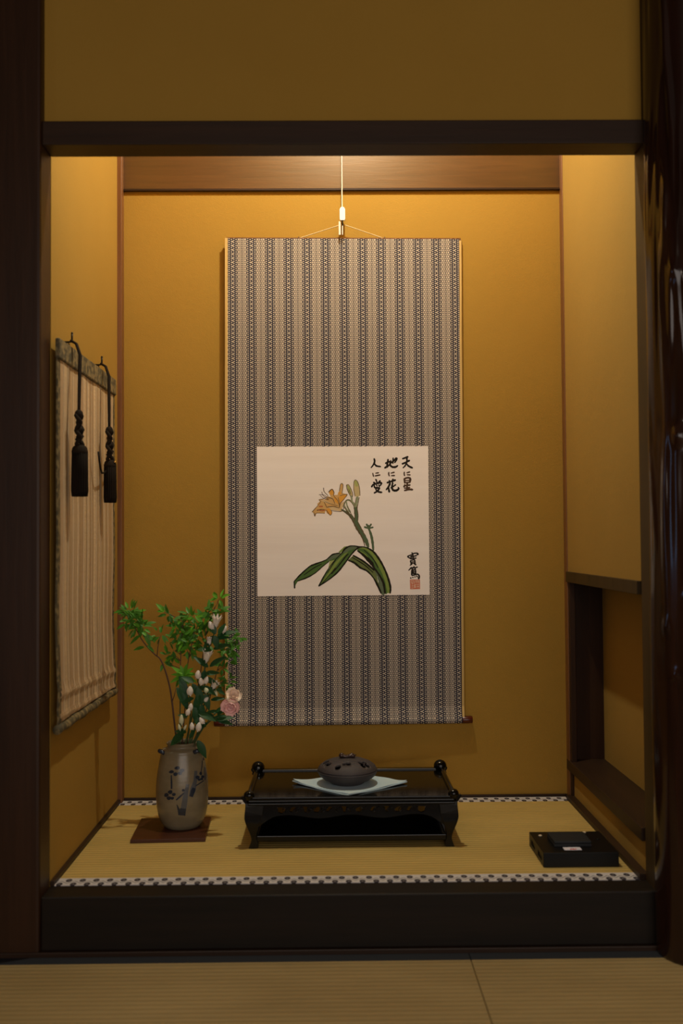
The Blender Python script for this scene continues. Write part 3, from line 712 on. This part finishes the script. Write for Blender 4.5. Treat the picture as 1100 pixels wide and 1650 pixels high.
# ================================================================== CLOTH and INCENSE BURNER
def cloth():
    cm = Mat('pale_blue_cloth', (.55,.66,.68), .9, spec=.1); cm.color(cm.mix(cm.noise(6), (.48,.66,.76), (.58,.70,.74))); cm.bump(cm.noise(700), .0003, .6)
    r = empty('folded_cloth', (.01, .33, .111), 'folded pale blue cloth laid cornerwise under the incense burner', 'cloth')
    C = [Vector((-.128,.372,0)), Vector((.003,.2445,0)), Vector((.146,.358,0)), Vector((.020,.462,0))]
    def layer(k, z0, sc, rot, dx, dy, th):
        cen = Vector((.010,.352,0)); n = 20; vs = []
        for side in (0, 1):
            for i in range(n+1):
                for j in range(n+1):
                    u, v = i/n, j/n
                    p = C[0]*(1-u)*(1-v)+C[1]*u*(1-v)+C[2]*u*v+C[3]*(1-u)*v
                    p = cen+Matrix.Rotation(rot, 3, 'Z')@((p-cen)*sc)+Vector((dx, dy, 0))
                    e = max(abs(u-.5), abs(v-.5))*2; rs = max(0, e-.72)/.28
                    cor = (abs(u-.5)*2*abs(v-.5)*2)**4; left = max(0, -(p.x)/.13); right = max(0, p.x/.15)
                    z = z0+.0012*rs*math.sin(u*7+v*9+k)+cor*(.0075*left+.0055*right)*(0.6+.3*k)+.0003*math.sin(u*20+k)*rs
                    vs.append((p.x, p.y, max(z, z0-.0002)+(0 if side else th)))
        M = (n+1)**2; fs = []
        for i in range(n):
            for j in range(n): a = i*(n+1)+j; q = (a, a+1, a+n+2, a+n+1); fs += [q, tuple(x+M for x in reversed(q))]
            for a, b in ((i, i+1), (n*(n+1)+i+1, n*(n+1)+i), ((i+1)*(n+1), i*(n+1)), (i*(n+1)+n, (i+1)*(n+1)+n)): fs.append((a, b, b+M, a+M))
        MB().add(vs, fs).build('cloth_fold', cm.m, r, smooth=False, bevel=0)
    layer(0, .1110, 1.0, 0, 0, 0, .0014); layer(1, .1128, .985, .02, .001, .001, .0014)
cloth()
def burner():
    c = (.0035, .352, .1152)
    bm_ = Mat('dark_stoneware', (.060,.050,.050), .62, spec=.4); x, y, z = bm_.xyz()
    bm_.color(bm_.mix(bm_.noise(25, (1,1,4)), (.040,.032,.032), (.064,.054,.054))); ring = (z*2400.0).sin()
    bm_.bump(ring*.5+bm_.noise(300), .0005, .6)
    r = empty('incense_burner', c, 'round dark stoneware incense burner with pierced lid, on the pale blue cloth', 'incense burner')
    outer = [(.036,0),(.040,.002),(.0415,.005),(.056,.011),(.066,.019),(.0705,.0275),(.0710,.031)]
    MB().lathe(outer+[(.068,.031),(.066,.026),(.058,.016),(.04,.010),(.002,.009),(.002,0)], 64, c, closed=True).build('bowl', bm_.m, r, smooth=True)
    lid = [(.0708,.0312),(.0700,.0345),(.0655,.0415),(.0560,.0485),(.042,.0540),(.026,.0575),(.010,.0590),(.0015,.0592),(.0015,.0562),(.010,.056),(.026,.0545),(.041,.051),(.054,.0460),(.063,.0395),(.0675,.0335),(.0675,.0312)]
    lo = MB().lathe(lid, 72, c, closed=True).build('lid', bm_.m, r, smooth=True)
    cut = []
    for ang, tilt in ((-102, .25), (-42, -.5), (-160, .5)):
        a = math.radians(ang); R_ = .050
        for d, q, rr in ((-.010, .0, .0072), (.0025, .003, .0045), (.011, .001, .0062)) if ang != -42 else ((-.006,.004,.0062), (.006,.006,.006), (-.002,-.006,.0062), (.009,-.004,.005)):
            px_ = c[0]+math.cos(a)*(R_+q)-math.sin(a)*d; py_ = c[1]+math.sin(a)*(R_+q)+math.cos(a)*d
            if ang == -102: px_, py_ = c[0]-.004+d*1.15-.007, c[1]-.047+q*1.2+d*.35
            cut.append(MB().lathe([(rr, -.03), (rr, .03)], 20, (px_, py_, c[2]+.05)).build('cutter', bm_.m))
    apply_bool(lo, cut)
    hm = Mat('dark_glazed_handle', (.05,.028,.022), .12, .35, spec=.8).m
    z0 = c[2]+.059
    k = MB().ball((c[0]-.0135, c[1], z0+.0055), .0066, 16, (1,1,.95))
    k.tube([(c[0]-.014, c[1]-.002, z0+.006), (c[0]-.008, c[1]-.002, z0+.0045), (c[0]-.001, c[1]-.001, z0+.0025), (c[0]+.006, c[1], z0+.004), (c[0]+.011, c[1], z0+.0065), (c[0]+.0145, c[1], z0+.004), (c[0]+.013, c[1]+.001, z0-.002)], [.004,.0046,.0046,.005,.0056,.0056,.004], 12)
    k.tube([(c[0]+.013, c[1], z0+.008), (c[0]+.0185, c[1]-.001, z0+.0065), (c[0]+.022, c[1], z0+.0075)], [.0026,.0014,.0005], 6)
    for i in range(4): k.ball((c[0]-.002+.0042*i, c[1]-.0042, z0+.0035+.0011*i), .0022, 8)
    tag(k.build('twisted_handle', hm, r, smooth=True), 'shiny twisted lid handle')
burner()

# ================================================================== VASE
VX, VY, VZ = -.3925, .385, .0085
def rad_at(z):
    P = VPROF
    for (r0, z0), (r1, z1) in zip(P[:-1], P[1:]):
        if z0 <= z <= z1: return r0+(r1-r0)*(z-z0)/(z1-z0+1e-9)
    return .04
VPROF = [(.038,0),(.0425,.002),(.050,.012),(.0565,.028),(.0608,.050),(.0625,.078),(.0618,.105),(.0590,.130),(.0550,.152),(.0515,.170),(.0490,.1795),(.0495,.1825),(.0475,.1845)]
def vase():
    vm = Mat('grey_stoneware_glaze', (.36,.30,.20), .27, spec=.5); vm.color(vm.mix(vm.noise(18, (1,1,2.5), detail=5)*1.6-.3, (.155,.13,.078), (.235,.195,.125)))
    x, y, z = vm.xyz(); vm.bump((z*700.0).sin()*.12+vm.noise(70), .0004, .35)
    r = empty('flower_vase', (VX, VY, VZ), 'grey glazed stoneware vase with blue plum blossom brushwork, on a thin wooden board', 'vase')
    c = (VX, VY, VZ)
    pr = VPROF+[(.041,.187),(.0355,.1895),(.0345,.192),(.0358,.195),(.0375,.1975),(.0372,.2005),(.0345,.2015),(.0315,.1995),(.0305,.192),(.034,.185),(.045,.172),(.055,.13),(.057,.08),(.05,.02),(.003,.008),(.003,0)]
    MB().lathe(pr, 96, c, closed=True).build('vase_body', vm.m, r, smooth=True)
    bl = Mat('cobalt_brushwork', (.018,.026,.045), .25, spec=.5).m; bl2 = Mat('thin_cobalt_wash', (.085,.09,.10), .25, spec=.5).m
    for th, z in ((-2.66, .180), (-.62, .182)):
        cx, cy = VX+.044*math.cos(th), VY+.044*math.sin(th)
        pts = [(cx+.0085*math.cos(th)*(.35+math.sin(k*PI/8))-.008*math.sin(th)*math.cos(k*PI/8), cy+.0085*math.sin(th)*(.35+math.sin(k*PI/8))+.008*math.cos(th)*math.cos(k*PI/8), VZ+z+.004*math.sin(k*PI/8)) for k in range(9)]
        tag(MB().tube(pts, .0052, 10).build('lug_handle', bl, r, smooth=True), 'dark blue lug handle')
    ax = aty(293.2, 1280, VY)
    cang = math.atan2(CAMP.y-VY, CAMP.x-VX)
    def tz(X, Y):          # zoom frame (240,1195) 10 px per px
        px, py = 240+X/10, 1195+Y/10; z = max(.0, (1337-py+9)/645)
        for _ in range(3):
            rr = rad_at(z); s = max(-.97, min(.97, (px-293.4)/666/rr)); th = math.asin(s); z = (1337+180*rr*math.cos(th)-py)/645
        return th, z
    def sp(th, z, off):
        rr = rad_at(z)+off; a = cang+th
        return (VX+rr*math.cos(a), VY+rr*math.sin(a), VZ+z)
    k_ = [0]
    def blob(mb, X, Y, a, b=None, off=.0004):
        b = b or a; k_[0] += 1; off += (k_[0] % 5)*.00005; vs = [sp(*tz(X, Y), off)]
        for k in range(14): q = 2*PI*k/14; vs.append(sp(*tz(X+a*math.cos(q)*(1+.12*math.sin(3*q+X)), Y+b*math.sin(q)), off))
        mb.add(vs, [(0, k+1, (k+1) % 14+1) for k in range(14)])
    def brush(mb, pts, off=.0003):
        k_[0] += 1; off += (k_[0] % 5)*.00005; L = []
        P = []
        for (a, b) in zip(pts[:-1], pts[1:]):
            for j in range(6): P.append(tuple(a[q]+(b[q]-a[q])*j/6 for q in range(3)))
        P.append(pts[-1]); n = len(P)
        for i, p in enumerate(P):
            a = P[max(0, i-1)]; b = P[min(n-1, i+1)]; dx, dy = b[0]-a[0], b[1]-a[1]; l = math.hypot(dx, dy); nx, ny = -dy/l, dx/l
            for w_ in (-1, -.33, .33, 1): L.append(sp(*tz(p[0]+nx*p[2]*w_, p[1]+ny*p[2]*w_), off))
        mb.add(L, [(4*i+q, 4*i+q+1, 4*i+q+5, 4*i+q+4) for i in range(n-1) for q in range(3)])
    m1, m2 = MB(), MB()
    for X, Y, a, b in ((458,548,42,26),(370,600,38,24),(532,588,38,26),(430,640,34,28),(500,630,34,26), (350,905,36,30),(290,945,36,30),(405,945,30,24),(330,995,36,28),(380,1000,28,22), (822,640,22,28),(770,700,34,26),(850,690,26,22),(795,735,26,18),(835,725,24,20), (868,412,16,22),(548,888,22,20)): blob(m1, X, Y, a, b)
    for S_ in ([(366,650,8),(370,760,13),(370,860,12)], [(440,1030,10),(500,980,14),(560,930,8)], [(850,440,5),(840,540,7),(825,620,6)], [(740,830,6),(790,800,8),(870,750,6)], [(450,1100,6),(480,1180,18),(500,1250,28)], [(530,1265,50),(545,1160,46)]): brush(m1, S_)
    for S_ in ([(545,1200,44),(570,1060,42),(590,930,34),(620,800,24)], [(665,990,32),(700,880,44),(735,760,28),(745,600,24)], [(900,540,24),(895,640,26),(890,740,16)]): brush(m2, S_, .0001)
    brush(m1, [(668,990,26),(700,900,34),(715,860,24)], .0003)
    m1.build('blue_brushwork', bl, r); m2.build('blue_brushwork', bl2, r)
vase()
bd = MB().box(-.0855, .0855, -.089, .089, 0, .008).build('vase_board', wood('vase_board_wood', (.045,.012,.006), (.08,.024,.010), 'x', .35), bevel=.0008)
bd.location = (-.414, .368, .0007); bd.rotation_euler.z = math.radians(2.6)
tag(bd, 'thin reddish brown square wooden board under the vase', 'board')

# ================================================================== BRANCHES AND FLOWERS
def leafmat(n, c, c2): 
    m = Mat(n, c, .5, spec=.35); m.color(m.mix(m.noise(45)*1.5-.25, c, c2)); m.b.inputs['Subsurface Weight'].default_value = 0; return m.m
LB = leafmat('fresh_green_leaf', (.07,.24,.012), (.11,.33,.018)); LM = leafmat('mid_green_leaf', (.035,.14,.010), (.06,.21,.014)); LD = leafmat('dark_glossy_leaf', (.009,.05,.014), (.018,.085,.022))
BARK = Mat('twig_bark', (.075,.035,.020), .8).m; GST = Mat('green_stem', (.05,.085,.022), .6).m
def leaf(mb, p, d, up, L, W, curl=.25, n=6, fold=.25):
    d = Vector(d).normalized(); s = d.cross(Vector(up)); s = s.normalized() if s.length > .01 else d.orthogonal().normalized(); nn = s.cross(d).normalized()
    vs = []
    for i in range(n+1):
        t = i/n; w_ = W*.5*(math.sin(PI*min(1, t*.94+.03)**.85))**.9*(1-.25*t); c = Vector(p)+d*(L*t)-nn*(curl*L*t*t)
        vs += [c-s*w_+nn*(w_*fold), c, c+s*w_+nn*(w_*fold)]
    mb.add(vs, [q for i in range(n) for q in ((3*i, 3*i+1, 3*i+4, 3*i+3), (3*i+1, 3*i+2, 3*i+5, 3*i+4))])
R_ = random.Random(11)
PXM = 1/668.0
def twig(name, label, cat, pts, y0, y1, r0, r1, mat=BARK, group=None):
    P = [aty(a, b, y0+(y1-y0)*i/(len(pts)-1)) for i, (a, b) in enumerate(pts)]
    root = empty(name, P[0], label, cat, group)
    Q = []
    for i in range(len(P)-1):
        a, b, c, d = P[max(i-1, 0)], P[i], P[i+1], P[min(i+2, len(P)-1)]
        for j in range(5):
            t = j/5; Q.append(.5*((2*b)+(c-a)*t+(2*a-5*b+4*c-d)*t*t+(3*b-a-3*c+d)*t**3))
    Q.append(P[-1]); n = len(Q)
    MB().tube(Q, [r0+(r1-r0)*i/(n-1) for i in range(n)], 8).build('stem', mat, root, smooth=True)
    return root, Q
def spray(mb, px, py, y, rad, n, L, W, bias=(0,0,0), up=(0,-.6,.8)):
    for _ in range(n):
        a = R_.uniform(0, 2*PI); q = rad*math.sqrt(R_.random()); p = aty(px+q*math.cos(a), py+q*math.sin(a), y+R_.uniform(-.02, .02)*rad/12)
        d = Vector((math.cos(a)+R_.uniform(-.6,.6)+bias[0], R_.uniform(-.7,.7)+bias[1], -math.sin(a)*.8+R_.uniform(-.4,.5)+bias[2]))
        l = 1.18*L*R_.uniform(.7, 1.25)*PXM; leaf(mb, p, d, (R_.uniform(-.5,.5), -.7, .7), l, 1.2*W*R_.uniform(.8,1.2)*PXM, R_.uniform(0,.3))
def big(root, mat, px, py, y, ang, L, W, dy=0, label=None, curl=.15, up=(0,-.7,.7)):
    a = math.radians(ang); mb = MB(); leaf(mb, aty(px, py, y), (math.cos(a), dy, math.sin(a)), up, L*PXM, W*PXM, curl, 8)
    mb.build('leaf', mat, root, smooth=True)
GRP = 'stems arranged in the vase'
MOUTH = (285, 1222)
# 1 left long bare branch
root, Q = twig('leafy_branch', 'long bare brown branch arching left from the vase to a leafy tip', 'branch', [(287,1240),(285,1200),(281,1165),(277,1130),(273,1105),(266,1080),(258,1062),(250,1055),(238,1043),(228,1030),(218,1012),(206,994),(198,986)], .385, .36, .0026, .0008, group=GRP)
s1 = MB().tube([aty(253,1057,.366), aty(254,1045,.366), aty(256,1034,.366), aty(258,1024,.366)], [.0013,.0011,.0009,.0006], 6); s1.build('side_twig', BARK, root, smooth=True)
s1 = MB().tube([aty(277.5,1130,.378), aty(281,1120,.378), aty(284,1106,.378)], [.0013,.001,.0006], 6); s1.build('side_twig', BARK, root, smooth=True)
m1, m2 = MB(), MB()
for px, py, r, n in ((207,985,9,14),(214,998,10,14),(205,1000,8,7),(225,1003,9,11),(232,1010,7,9),(218,1012,8,9)): spray(m1, px, py, .362, r, n, 12, 5)
for px, py, r, n in ((213,990,12,8),(228,1012,8,6)): spray(m2, px, py, .365, r, n, 12, 5.5)
spray(m1, 258, 1022, .366, 8, 12, 10, 4)
tag(m1.build('small_leaves', LM, root), kind='stuff'); tag(m2.build('small_leaves', LB, root), kind='stuff')
for a in ((234,1022,.362,-35,20,8),(233,1018,.358,-68,26,9),(226,1024,.362,215,22,8),(232,1043,.36,190,18,8),(237,1040,.36,-40,16,6),(200,988,.36,170,14,5),(204,984,.36,130,14,5),(212,980,.36,70,14,6)): big(root, LM, *a)
# 2-4 central fine-leaved branches
def fine(label, path, ya, yb, clus, L=12, W=5.5, mat=LM, mat2=LB):
    root, Q = twig('leafy_branch', label, 'branch', path, ya, yb, .0017, .0005, group=GRP)
    a_, b_ = MB(), MB(); sw = MB()
    for i, (px, py, r, n) in enumerate(clus):
        spray(a_ if i % 3 else b_, px, py, yb+(R_.random()-.5)*.02, r, n, L, W)
        q = min(Q, key=lambda v: (v-aty(px, py+8, yb)).length); sw = MB(); sw.tube([q, q.lerp(aty(px, py, yb), .6)+Vector((0,0,.001)), aty(px, py, yb)], [.0009,.0007,.0004], 5); sw.build('side_twig', BARK, root)
    a_.v and tag(a_.build('small_leaves', mat, root), kind='stuff'); b_.v and tag(b_.build('small_leaves', mat2, root), kind='stuff')
    return root
r = fine('upright fine-leaved green branch whose leaves reach farthest left of the white buds', [(289,1240),(289,1200),(290,1150),(290,1100),(291,1065),(292,1040),(294,1015),(298,995),(305,985)], .385, .40,
     [(265,986,4,6),(272,990,4,5),(279,1000,5,6),(285,1010,7,6),(292,1003,8,8),(305,990,6,9),(312,995,5,6),(296,1018,9,10),(288,1025,9,8),(300,1030,9,9),(285,1032,7,5),(278,1048,5,5),(282,1056,6,6),(270,1055,4,4),(264,1067,3,3)])
for a in ((283,1009,.398,172,17,7),(288,1020,.398,205,18,8),(290,1033,.398,185,18,7),(292,1008,.398,60,16,6)): big(r, LM, *a)
r = fine('second upright branch of fine green leaves standing behind the white bud stem', [(291,1240),(294,1190),(298,1140),(300,1090),(304,1060),(308,1042),(312,1022),(318,1010)], .390, .41,
     [(306,1030,10,12),(313,1018,8,9),(318,1008,7,8),(308,1042,9,9),(322,1028,9,9),(326,1015,7,7),(300,1045,7,6),(330,1040,9,8),(311,1052,6,4)])
r = fine('tall leafy branch rising highest beside the gold edge of the scroll', [(294,1240),(302,1190),(312,1140),(322,1090),(326,1060),(330,1035),(334,1012),(340,992),(350,972)], .392, .405,
     [(329,998,8,10),(336,985,6,6),(346,978,6,7),(353,965,6,8),(350,985,7,7),(338,1003,6,6),(328,1010,7,6)], 12, 6)
for a in ((327,996,.405,120,18,9),(327,1002,.405,250,20,9),(345,990,.404,20,18,6)): big(r, LM, *a)
r = fine('loose leafy branch spreading right, in front of the dark cloth of the scroll', [(296,1240),(312,1195),(330,1150),(342,1110),(350,1080),(358,1060),(368,1042),(378,1028)], .388, .43,
     [(372,1032,9,10),(380,1035,7,8),(384,1028,6,5),(366,1045,9,10),(375,1050,8,9),(362,1055,7,6),(368,1062,7,8),(356,1062,6,5),(358,1075,6,6),(368,1097,5,6),(364,1105,4,4),(352,1102,6,5)], 11, 5, LM, LM)
# bright rosette
root, Q = twig('rosette_stem', 'stem topped by a star-shaped rosette of bright green leaves, left of the white buds', 'branch', [(290,1240),(290,1200),(290,1150),(292,1110),(295,1092)], .38, .350, .0016, .0012, GST, GRP)
for k in range(11):
    a = k*360/11+8; ln = 20 if k % 2 else 24
    big(root, LB, 296, 1088, .348, a, ln*(1 if abs(math.sin(math.radians(a))) < .7 else .85), 8.5, -.25, curl=.1)
for k in range(5): big(root, LM, 292, 1092, .352, 200+k*35, 18, 7, 0)
spray_ = MB(); spray(spray_, 296, 1088, .345, 4, 6, 6, 3); tag(spray_.build('small_leaves', LB, root), kind='stuff')
# white bud stems
PET = Mat('white_petal', (.74,.68,.60), .6, spec=.2, Subsurface_Weight=.15); PET.b.inputs['Subsurface Radius'].default_value = (.004,.003,.002); PET = PET.m
CREAM = Mat('green_white_petal', (.60,.62,.40), .6, spec=.2).m
def budflower(root, px, py, y, ang, L, W, openn=0, mat=PET):
    a = math.radians(ang); d = Vector((math.cos(a), -.25, math.sin(a))).normalized(); c = aty(px, py, y); Lm = L*PXM; Wm = W*PXM
    base = c-d*Lm*.5; mb = MB(); s = d.orthogonal().normalized(); v = d.cross(s)
    if openn:
        for k in range(8):
            q = 2*PI*k/8; o = s*math.cos(q)+v*math.sin(q); dd = (d+o*.28*openn)
            leaf(mb, base+o*Wm*.15, dd, o, Lm*1.05, Wm*.62, -.05, 6, -.4)
        pts = [base+d*Lm*t for t in (0,.2,.5,.8)]; mb.tube(pts, [Wm*.1,Wm*.3,Wm*.32,Wm*.12], 10)
    else:
        n = 8; pts = [base+d*Lm*(i/n) for i in range(n+1)]; mb.tube(pts, [max(.0004, Wm*.5*math.sin(PI*(.06+.9*(i/n)**.8))**.8) for i in range(n+1)], 12)
        for k in range(3):
            q = k*2.1+px; o = s*math.cos(q)+v*math.sin(q); leaf(mb, base+o*Wm*.38, d-o*.18, o, Lm*.95, Wm*.55, .1, 6, -.5)
    mb.build('flower_bud', mat, root, smooth=True)
    cx_ = MB()
    for k in range(4):
        q = k*1.57+.5; o = s*math.cos(q)+v*math.sin(q); leaf(cx_, base+o*Wm*.2, d+o*.5, o, Lm*.4, Wm*.35, 0, 4, .2)
    cx_.tube([base-d*.010, base+d*.001], [.0012,.0022], 6); cx_.build('sepals', LD, root)
def bstem(label, path, buds, leaves, ya, yb):
    root, Q = twig('white_bud_stem', label, 'flower', path, ya, yb, .0022, .0014, GST, GRP)
    for b_ in buds: budflower(root, *b_)
    for l_ in leaves: big(root, LD, *l_)
bstem('tallest white-budded flower stem, its top beside the gold edge of the scroll',
      [(296,1240),(306,1190),(318,1140),(327,1095),(332,1065),(338,1040),(346,1018)],
      [(348,1002,.338,78,22,13,1),(340,1008,.334,110,14,10,0),(361,1014,.336,55,13,9,0),(337,1033,.336,85,12,12,.6),(333,1058,.332,75,21,14,1)],
      [(345,1025,.338,-135,28,12),(350,1024,.338,15,34,11),(347,1022,.332,115,22,12),(352,1022,.330,60,20,10),(340,1048,.338,170,22,12),(344,1046,.338,20,28,12),(346,1024,.328,-80,22,12),(335,1075,.336,140,28,12),(338,1074,.336,35,30,12),(330,1080,.34,-100,24,12),(342,1030,.335,10,30,9)], .37, .340)
bstem('shorter flower stem dense with round white buds at mid height of the bunch',
      [(292,1240),(300,1195),(308,1160),(315,1125),(322,1100)],
      [(319,1087,.330,85,14,10,0),(324,1098,.327,95,12,8.5,0),(332,1096,.332,70,13,8.5,0),(306,1113,.328,85,15,11,0),(332,1112,.330,110,9,8,0,CREAM),(332,1127,.335,45,10,7,0)],
      [(310,1102,.332,-60,30,13),(318,1108,.330,-75,30,14),(326,1106,.332,-30,26,12),(312,1100,.336,150,22,11),(328,1092,.338,-25,28,12),(322,1120,.33,-110,32,14),(330,1118,.334,-75,28,12),(312,1125,.33,200,20,10),(330,1086,.334,8,24,11),(300,1118,.338,110,30,14)], .375, .335)
bstem('low flower stem with drooping white buds and long dark leaves, just above the vase mouth',
      [(289,1240),(297,1205),(304,1175),(307,1145),(305,1125)],
      [(307,1139,.325,80,12,8,0),(303,1147,.322,70,12,8,0),(309,1170,.325,90,12,8,0),(320,1171,.322,80,15,9.5,0),(325,1161,.328,120,12,9,0),(292,1160,.325,85,18,8,0,CREAM),(289,1172,.322,100,11,5,0,CREAM),(298,1172,.322,60,10,4,0,CREAM)],
      [(285,1108,.335,-62,42,13),(290,1100,.337,-70,40,13),(302,1155,.33,165,16,9),(312,1140,.33,-65,24,14),(320,1150,.33,-20,30,12),(318,1140,.332,-100,26,14),(296,1183,.33,215,28,18),(300,1180,.33,170,18,12),(314,1155,.33,-60,24,11),(325,1135,.335,-90,22,12),(305,1190,.33,60,18,8)], .378, .332)
bstem('half hidden stem with a small square-petalled cream flower right of the white buds',
      [(294,1240),(308,1195),(322,1150),(336,1122),(345,1108)],
      [(345,1104,.34,60,14,13,1.3),(348,1117,.34,-70,10,5,0,CREAM)],
      [(340,1116,.342,150,24,11),(345,1112,.342,190,22,9),(334,1124,.34,205,22,12),(348,1110,.345,-30,18,8),(340,1128,.342,10,22,9)], .38, .345)
# broad lower leaves as their own stem
root, Q = twig('broad_leaf_stem', 'stem with broad dark leaves drooping over the right rim of the vase', 'branch', [(296,1240),(306,1208),(316,1188),(330,1170),(344,1158),(352,1156)], .38, .35, .002, .0012, GST, GRP)
for a in ((318,1193,.345,-62,32,14),(340,1160,.35,10,36,14),(346,1158,.35,-15,30,12),(334,1166,.35,-160,22,12),(345,1156,.348,160,26,12),(350,1152,.348,40,20,9)): big(root, LD, *a)
# pink rose
root, Q = twig('pink_rose', 'pale pink double rose leaning right in front of the scroll on a thin green stem', 'flower', [(298,1240),(310,1205),(326,1175),(344,1152),(362,1140)], .38, .335, .0018, .0012, GST, GRP)
pk = [Mat('rose_peach', (.90,.70,.56), .6, spec=.2).m, Mat('rose_pink', (.95,.60,.57), .6, spec=.2).m, Mat('rose_cream', (.93,.80,.64), .6, spec=.2).m]
def petal(c, d, up, L, W, cup, mat):
    d = Vector(d).normalized(); s = d.cross(Vector(up)).normalized(); nn = s.cross(d); n, k = 7, 7; vs = []
    for i in range(n+1):
        t = i/n; w_ = W*.5*math.sin(PI*(.12+.70*t))**.7
        for j in range(k+1):
            u = j/k*2-1; vs.append(c+d*(L*(math.sin(t*1.5)))+nn*(cup*L*(t*t+.6*u*u*t)+.05*L*math.sin(u*7+t*4)*t)+s*(w_*u))
    fs = [(i*(k+1)+j, i*(k+1)+j+1, (i+1)*(k+1)+j+1, (i+1)*(k+1)+j) for i in range(n) for j in range(k)]
    MB().add(vs, fs).build('petal', mat, root, smooth=True)
rr_ = random.Random(5)
for hd, (px, py, y, ax, R0, mts) in enumerate(((376,1121,.322,(.15,-.8,.45),13,(2,0,0)), (372,1138,.322,(-.05,-.8,-.25),15.5,(1,1,1)))):
    c = aty(px, py, y); axv = Vector(ax).normalized(); s = axv.orthogonal().normalized(); v = axv.cross(s)
    for ringi, (m_, tilt, ln) in enumerate(((9,.05,.95),(7,.55,.8),(5,1.1,.6),(4,1.7,.4))):
        for k in range(m_):
            q = 2*PI*k/m_+ringi*.5+rr_.uniform(-.15,.15); o = s*math.cos(q)+v*math.sin(q)
            petal(c-axv*.004, o+axv*tilt, -axv, R0*PXM*ln*rr_.uniform(.9,1.1), R0*PXM*.95*ln, -.30+rr_.uniform(-.05,.05), pk[mts[min(ringi, 2)]])
for a in ((362,1140,.338,200,20,8),(352,1148,.34,170,18,8)): big(root, LD, *a)

# ================================================================== BLACK BOX at right with small case
def boxes():
    BK = Mat('black_satin_lacquer', (.004,.004,.004), .4, spec=.22).m
    b = empty('black_box', (.490, .155, 0), 'flat square black lacquered box on the mat at the right side', 'box')
    X0, X1, Y0, Y1, H = .410, .569, .079, .231, .031
    o = MB().box(X0, X1, Y0, Y1, .0007, H).build('box_body', BK, b)
    cut = [MB().box(X0-.01, X0+.003, y0, y0+.038, .010, .020).build('cutter', BK) for y0 in (.098, .170)]
    apply_bool(o, cut); bv = o.modifiers.new('bevel', 'BEVEL'); bv.width = .0012; bv.segments = 2; bv.limit_method = 'ANGLE'
    wm = Mat('brass_white_stud', (.62,.52,.36), .4).m
    for x, y in ((.4285, .200), (.532, .2215)):
        MB().lathe([(.0042,0),(.0042,.0012),(.003,.0019),(.001,.002)], 20, (x, y, H)).build('stud', wm, b, smooth=True)
    MB().lathe([(.004,0),(.004,.0010),(.001,.0014)], 20, (.5495, .172, H)).build('stud', BK, b, smooth=True)
    MB().box(.4585, .4955, .0955, .1150, H, H+.0005).build('paper_sticker', Mat('white_sticker', (.72,.68,.74), .6).m, b)
    rd = MB()
    for dx, w_, h_ in ((0,.004,.003),(.005,.004,.004),(.010,.003,.0035)):
        rd.box(.472+dx-.0005, .472+dx+w_-.0005, .0975, .0975+h_+.0025, H+.0005, H+.0007)
    rd.build('red_mark', Mat('red_print', (.65,.08,.05), .6).m, b)
    GK = Mat('charcoal_case', (.017,.018,.019), .6, spec=.25); GK.bump(GK.noise(260), .0004, .5)
    c = empty('small_case', (.487, .15, H), 'small charcoal grey case lying on top of the flat black box', 'case')
    MB().box(.4415, .5225, .119, .188, H, H+.0058).build('case_base', GK.m, c, bevel=.0010)
    MB().box(.4420, .5220, .1195, .1875, H+.0062, H+.0115).build('case_lid', GK.m, c, bevel=.0015)
boxes()
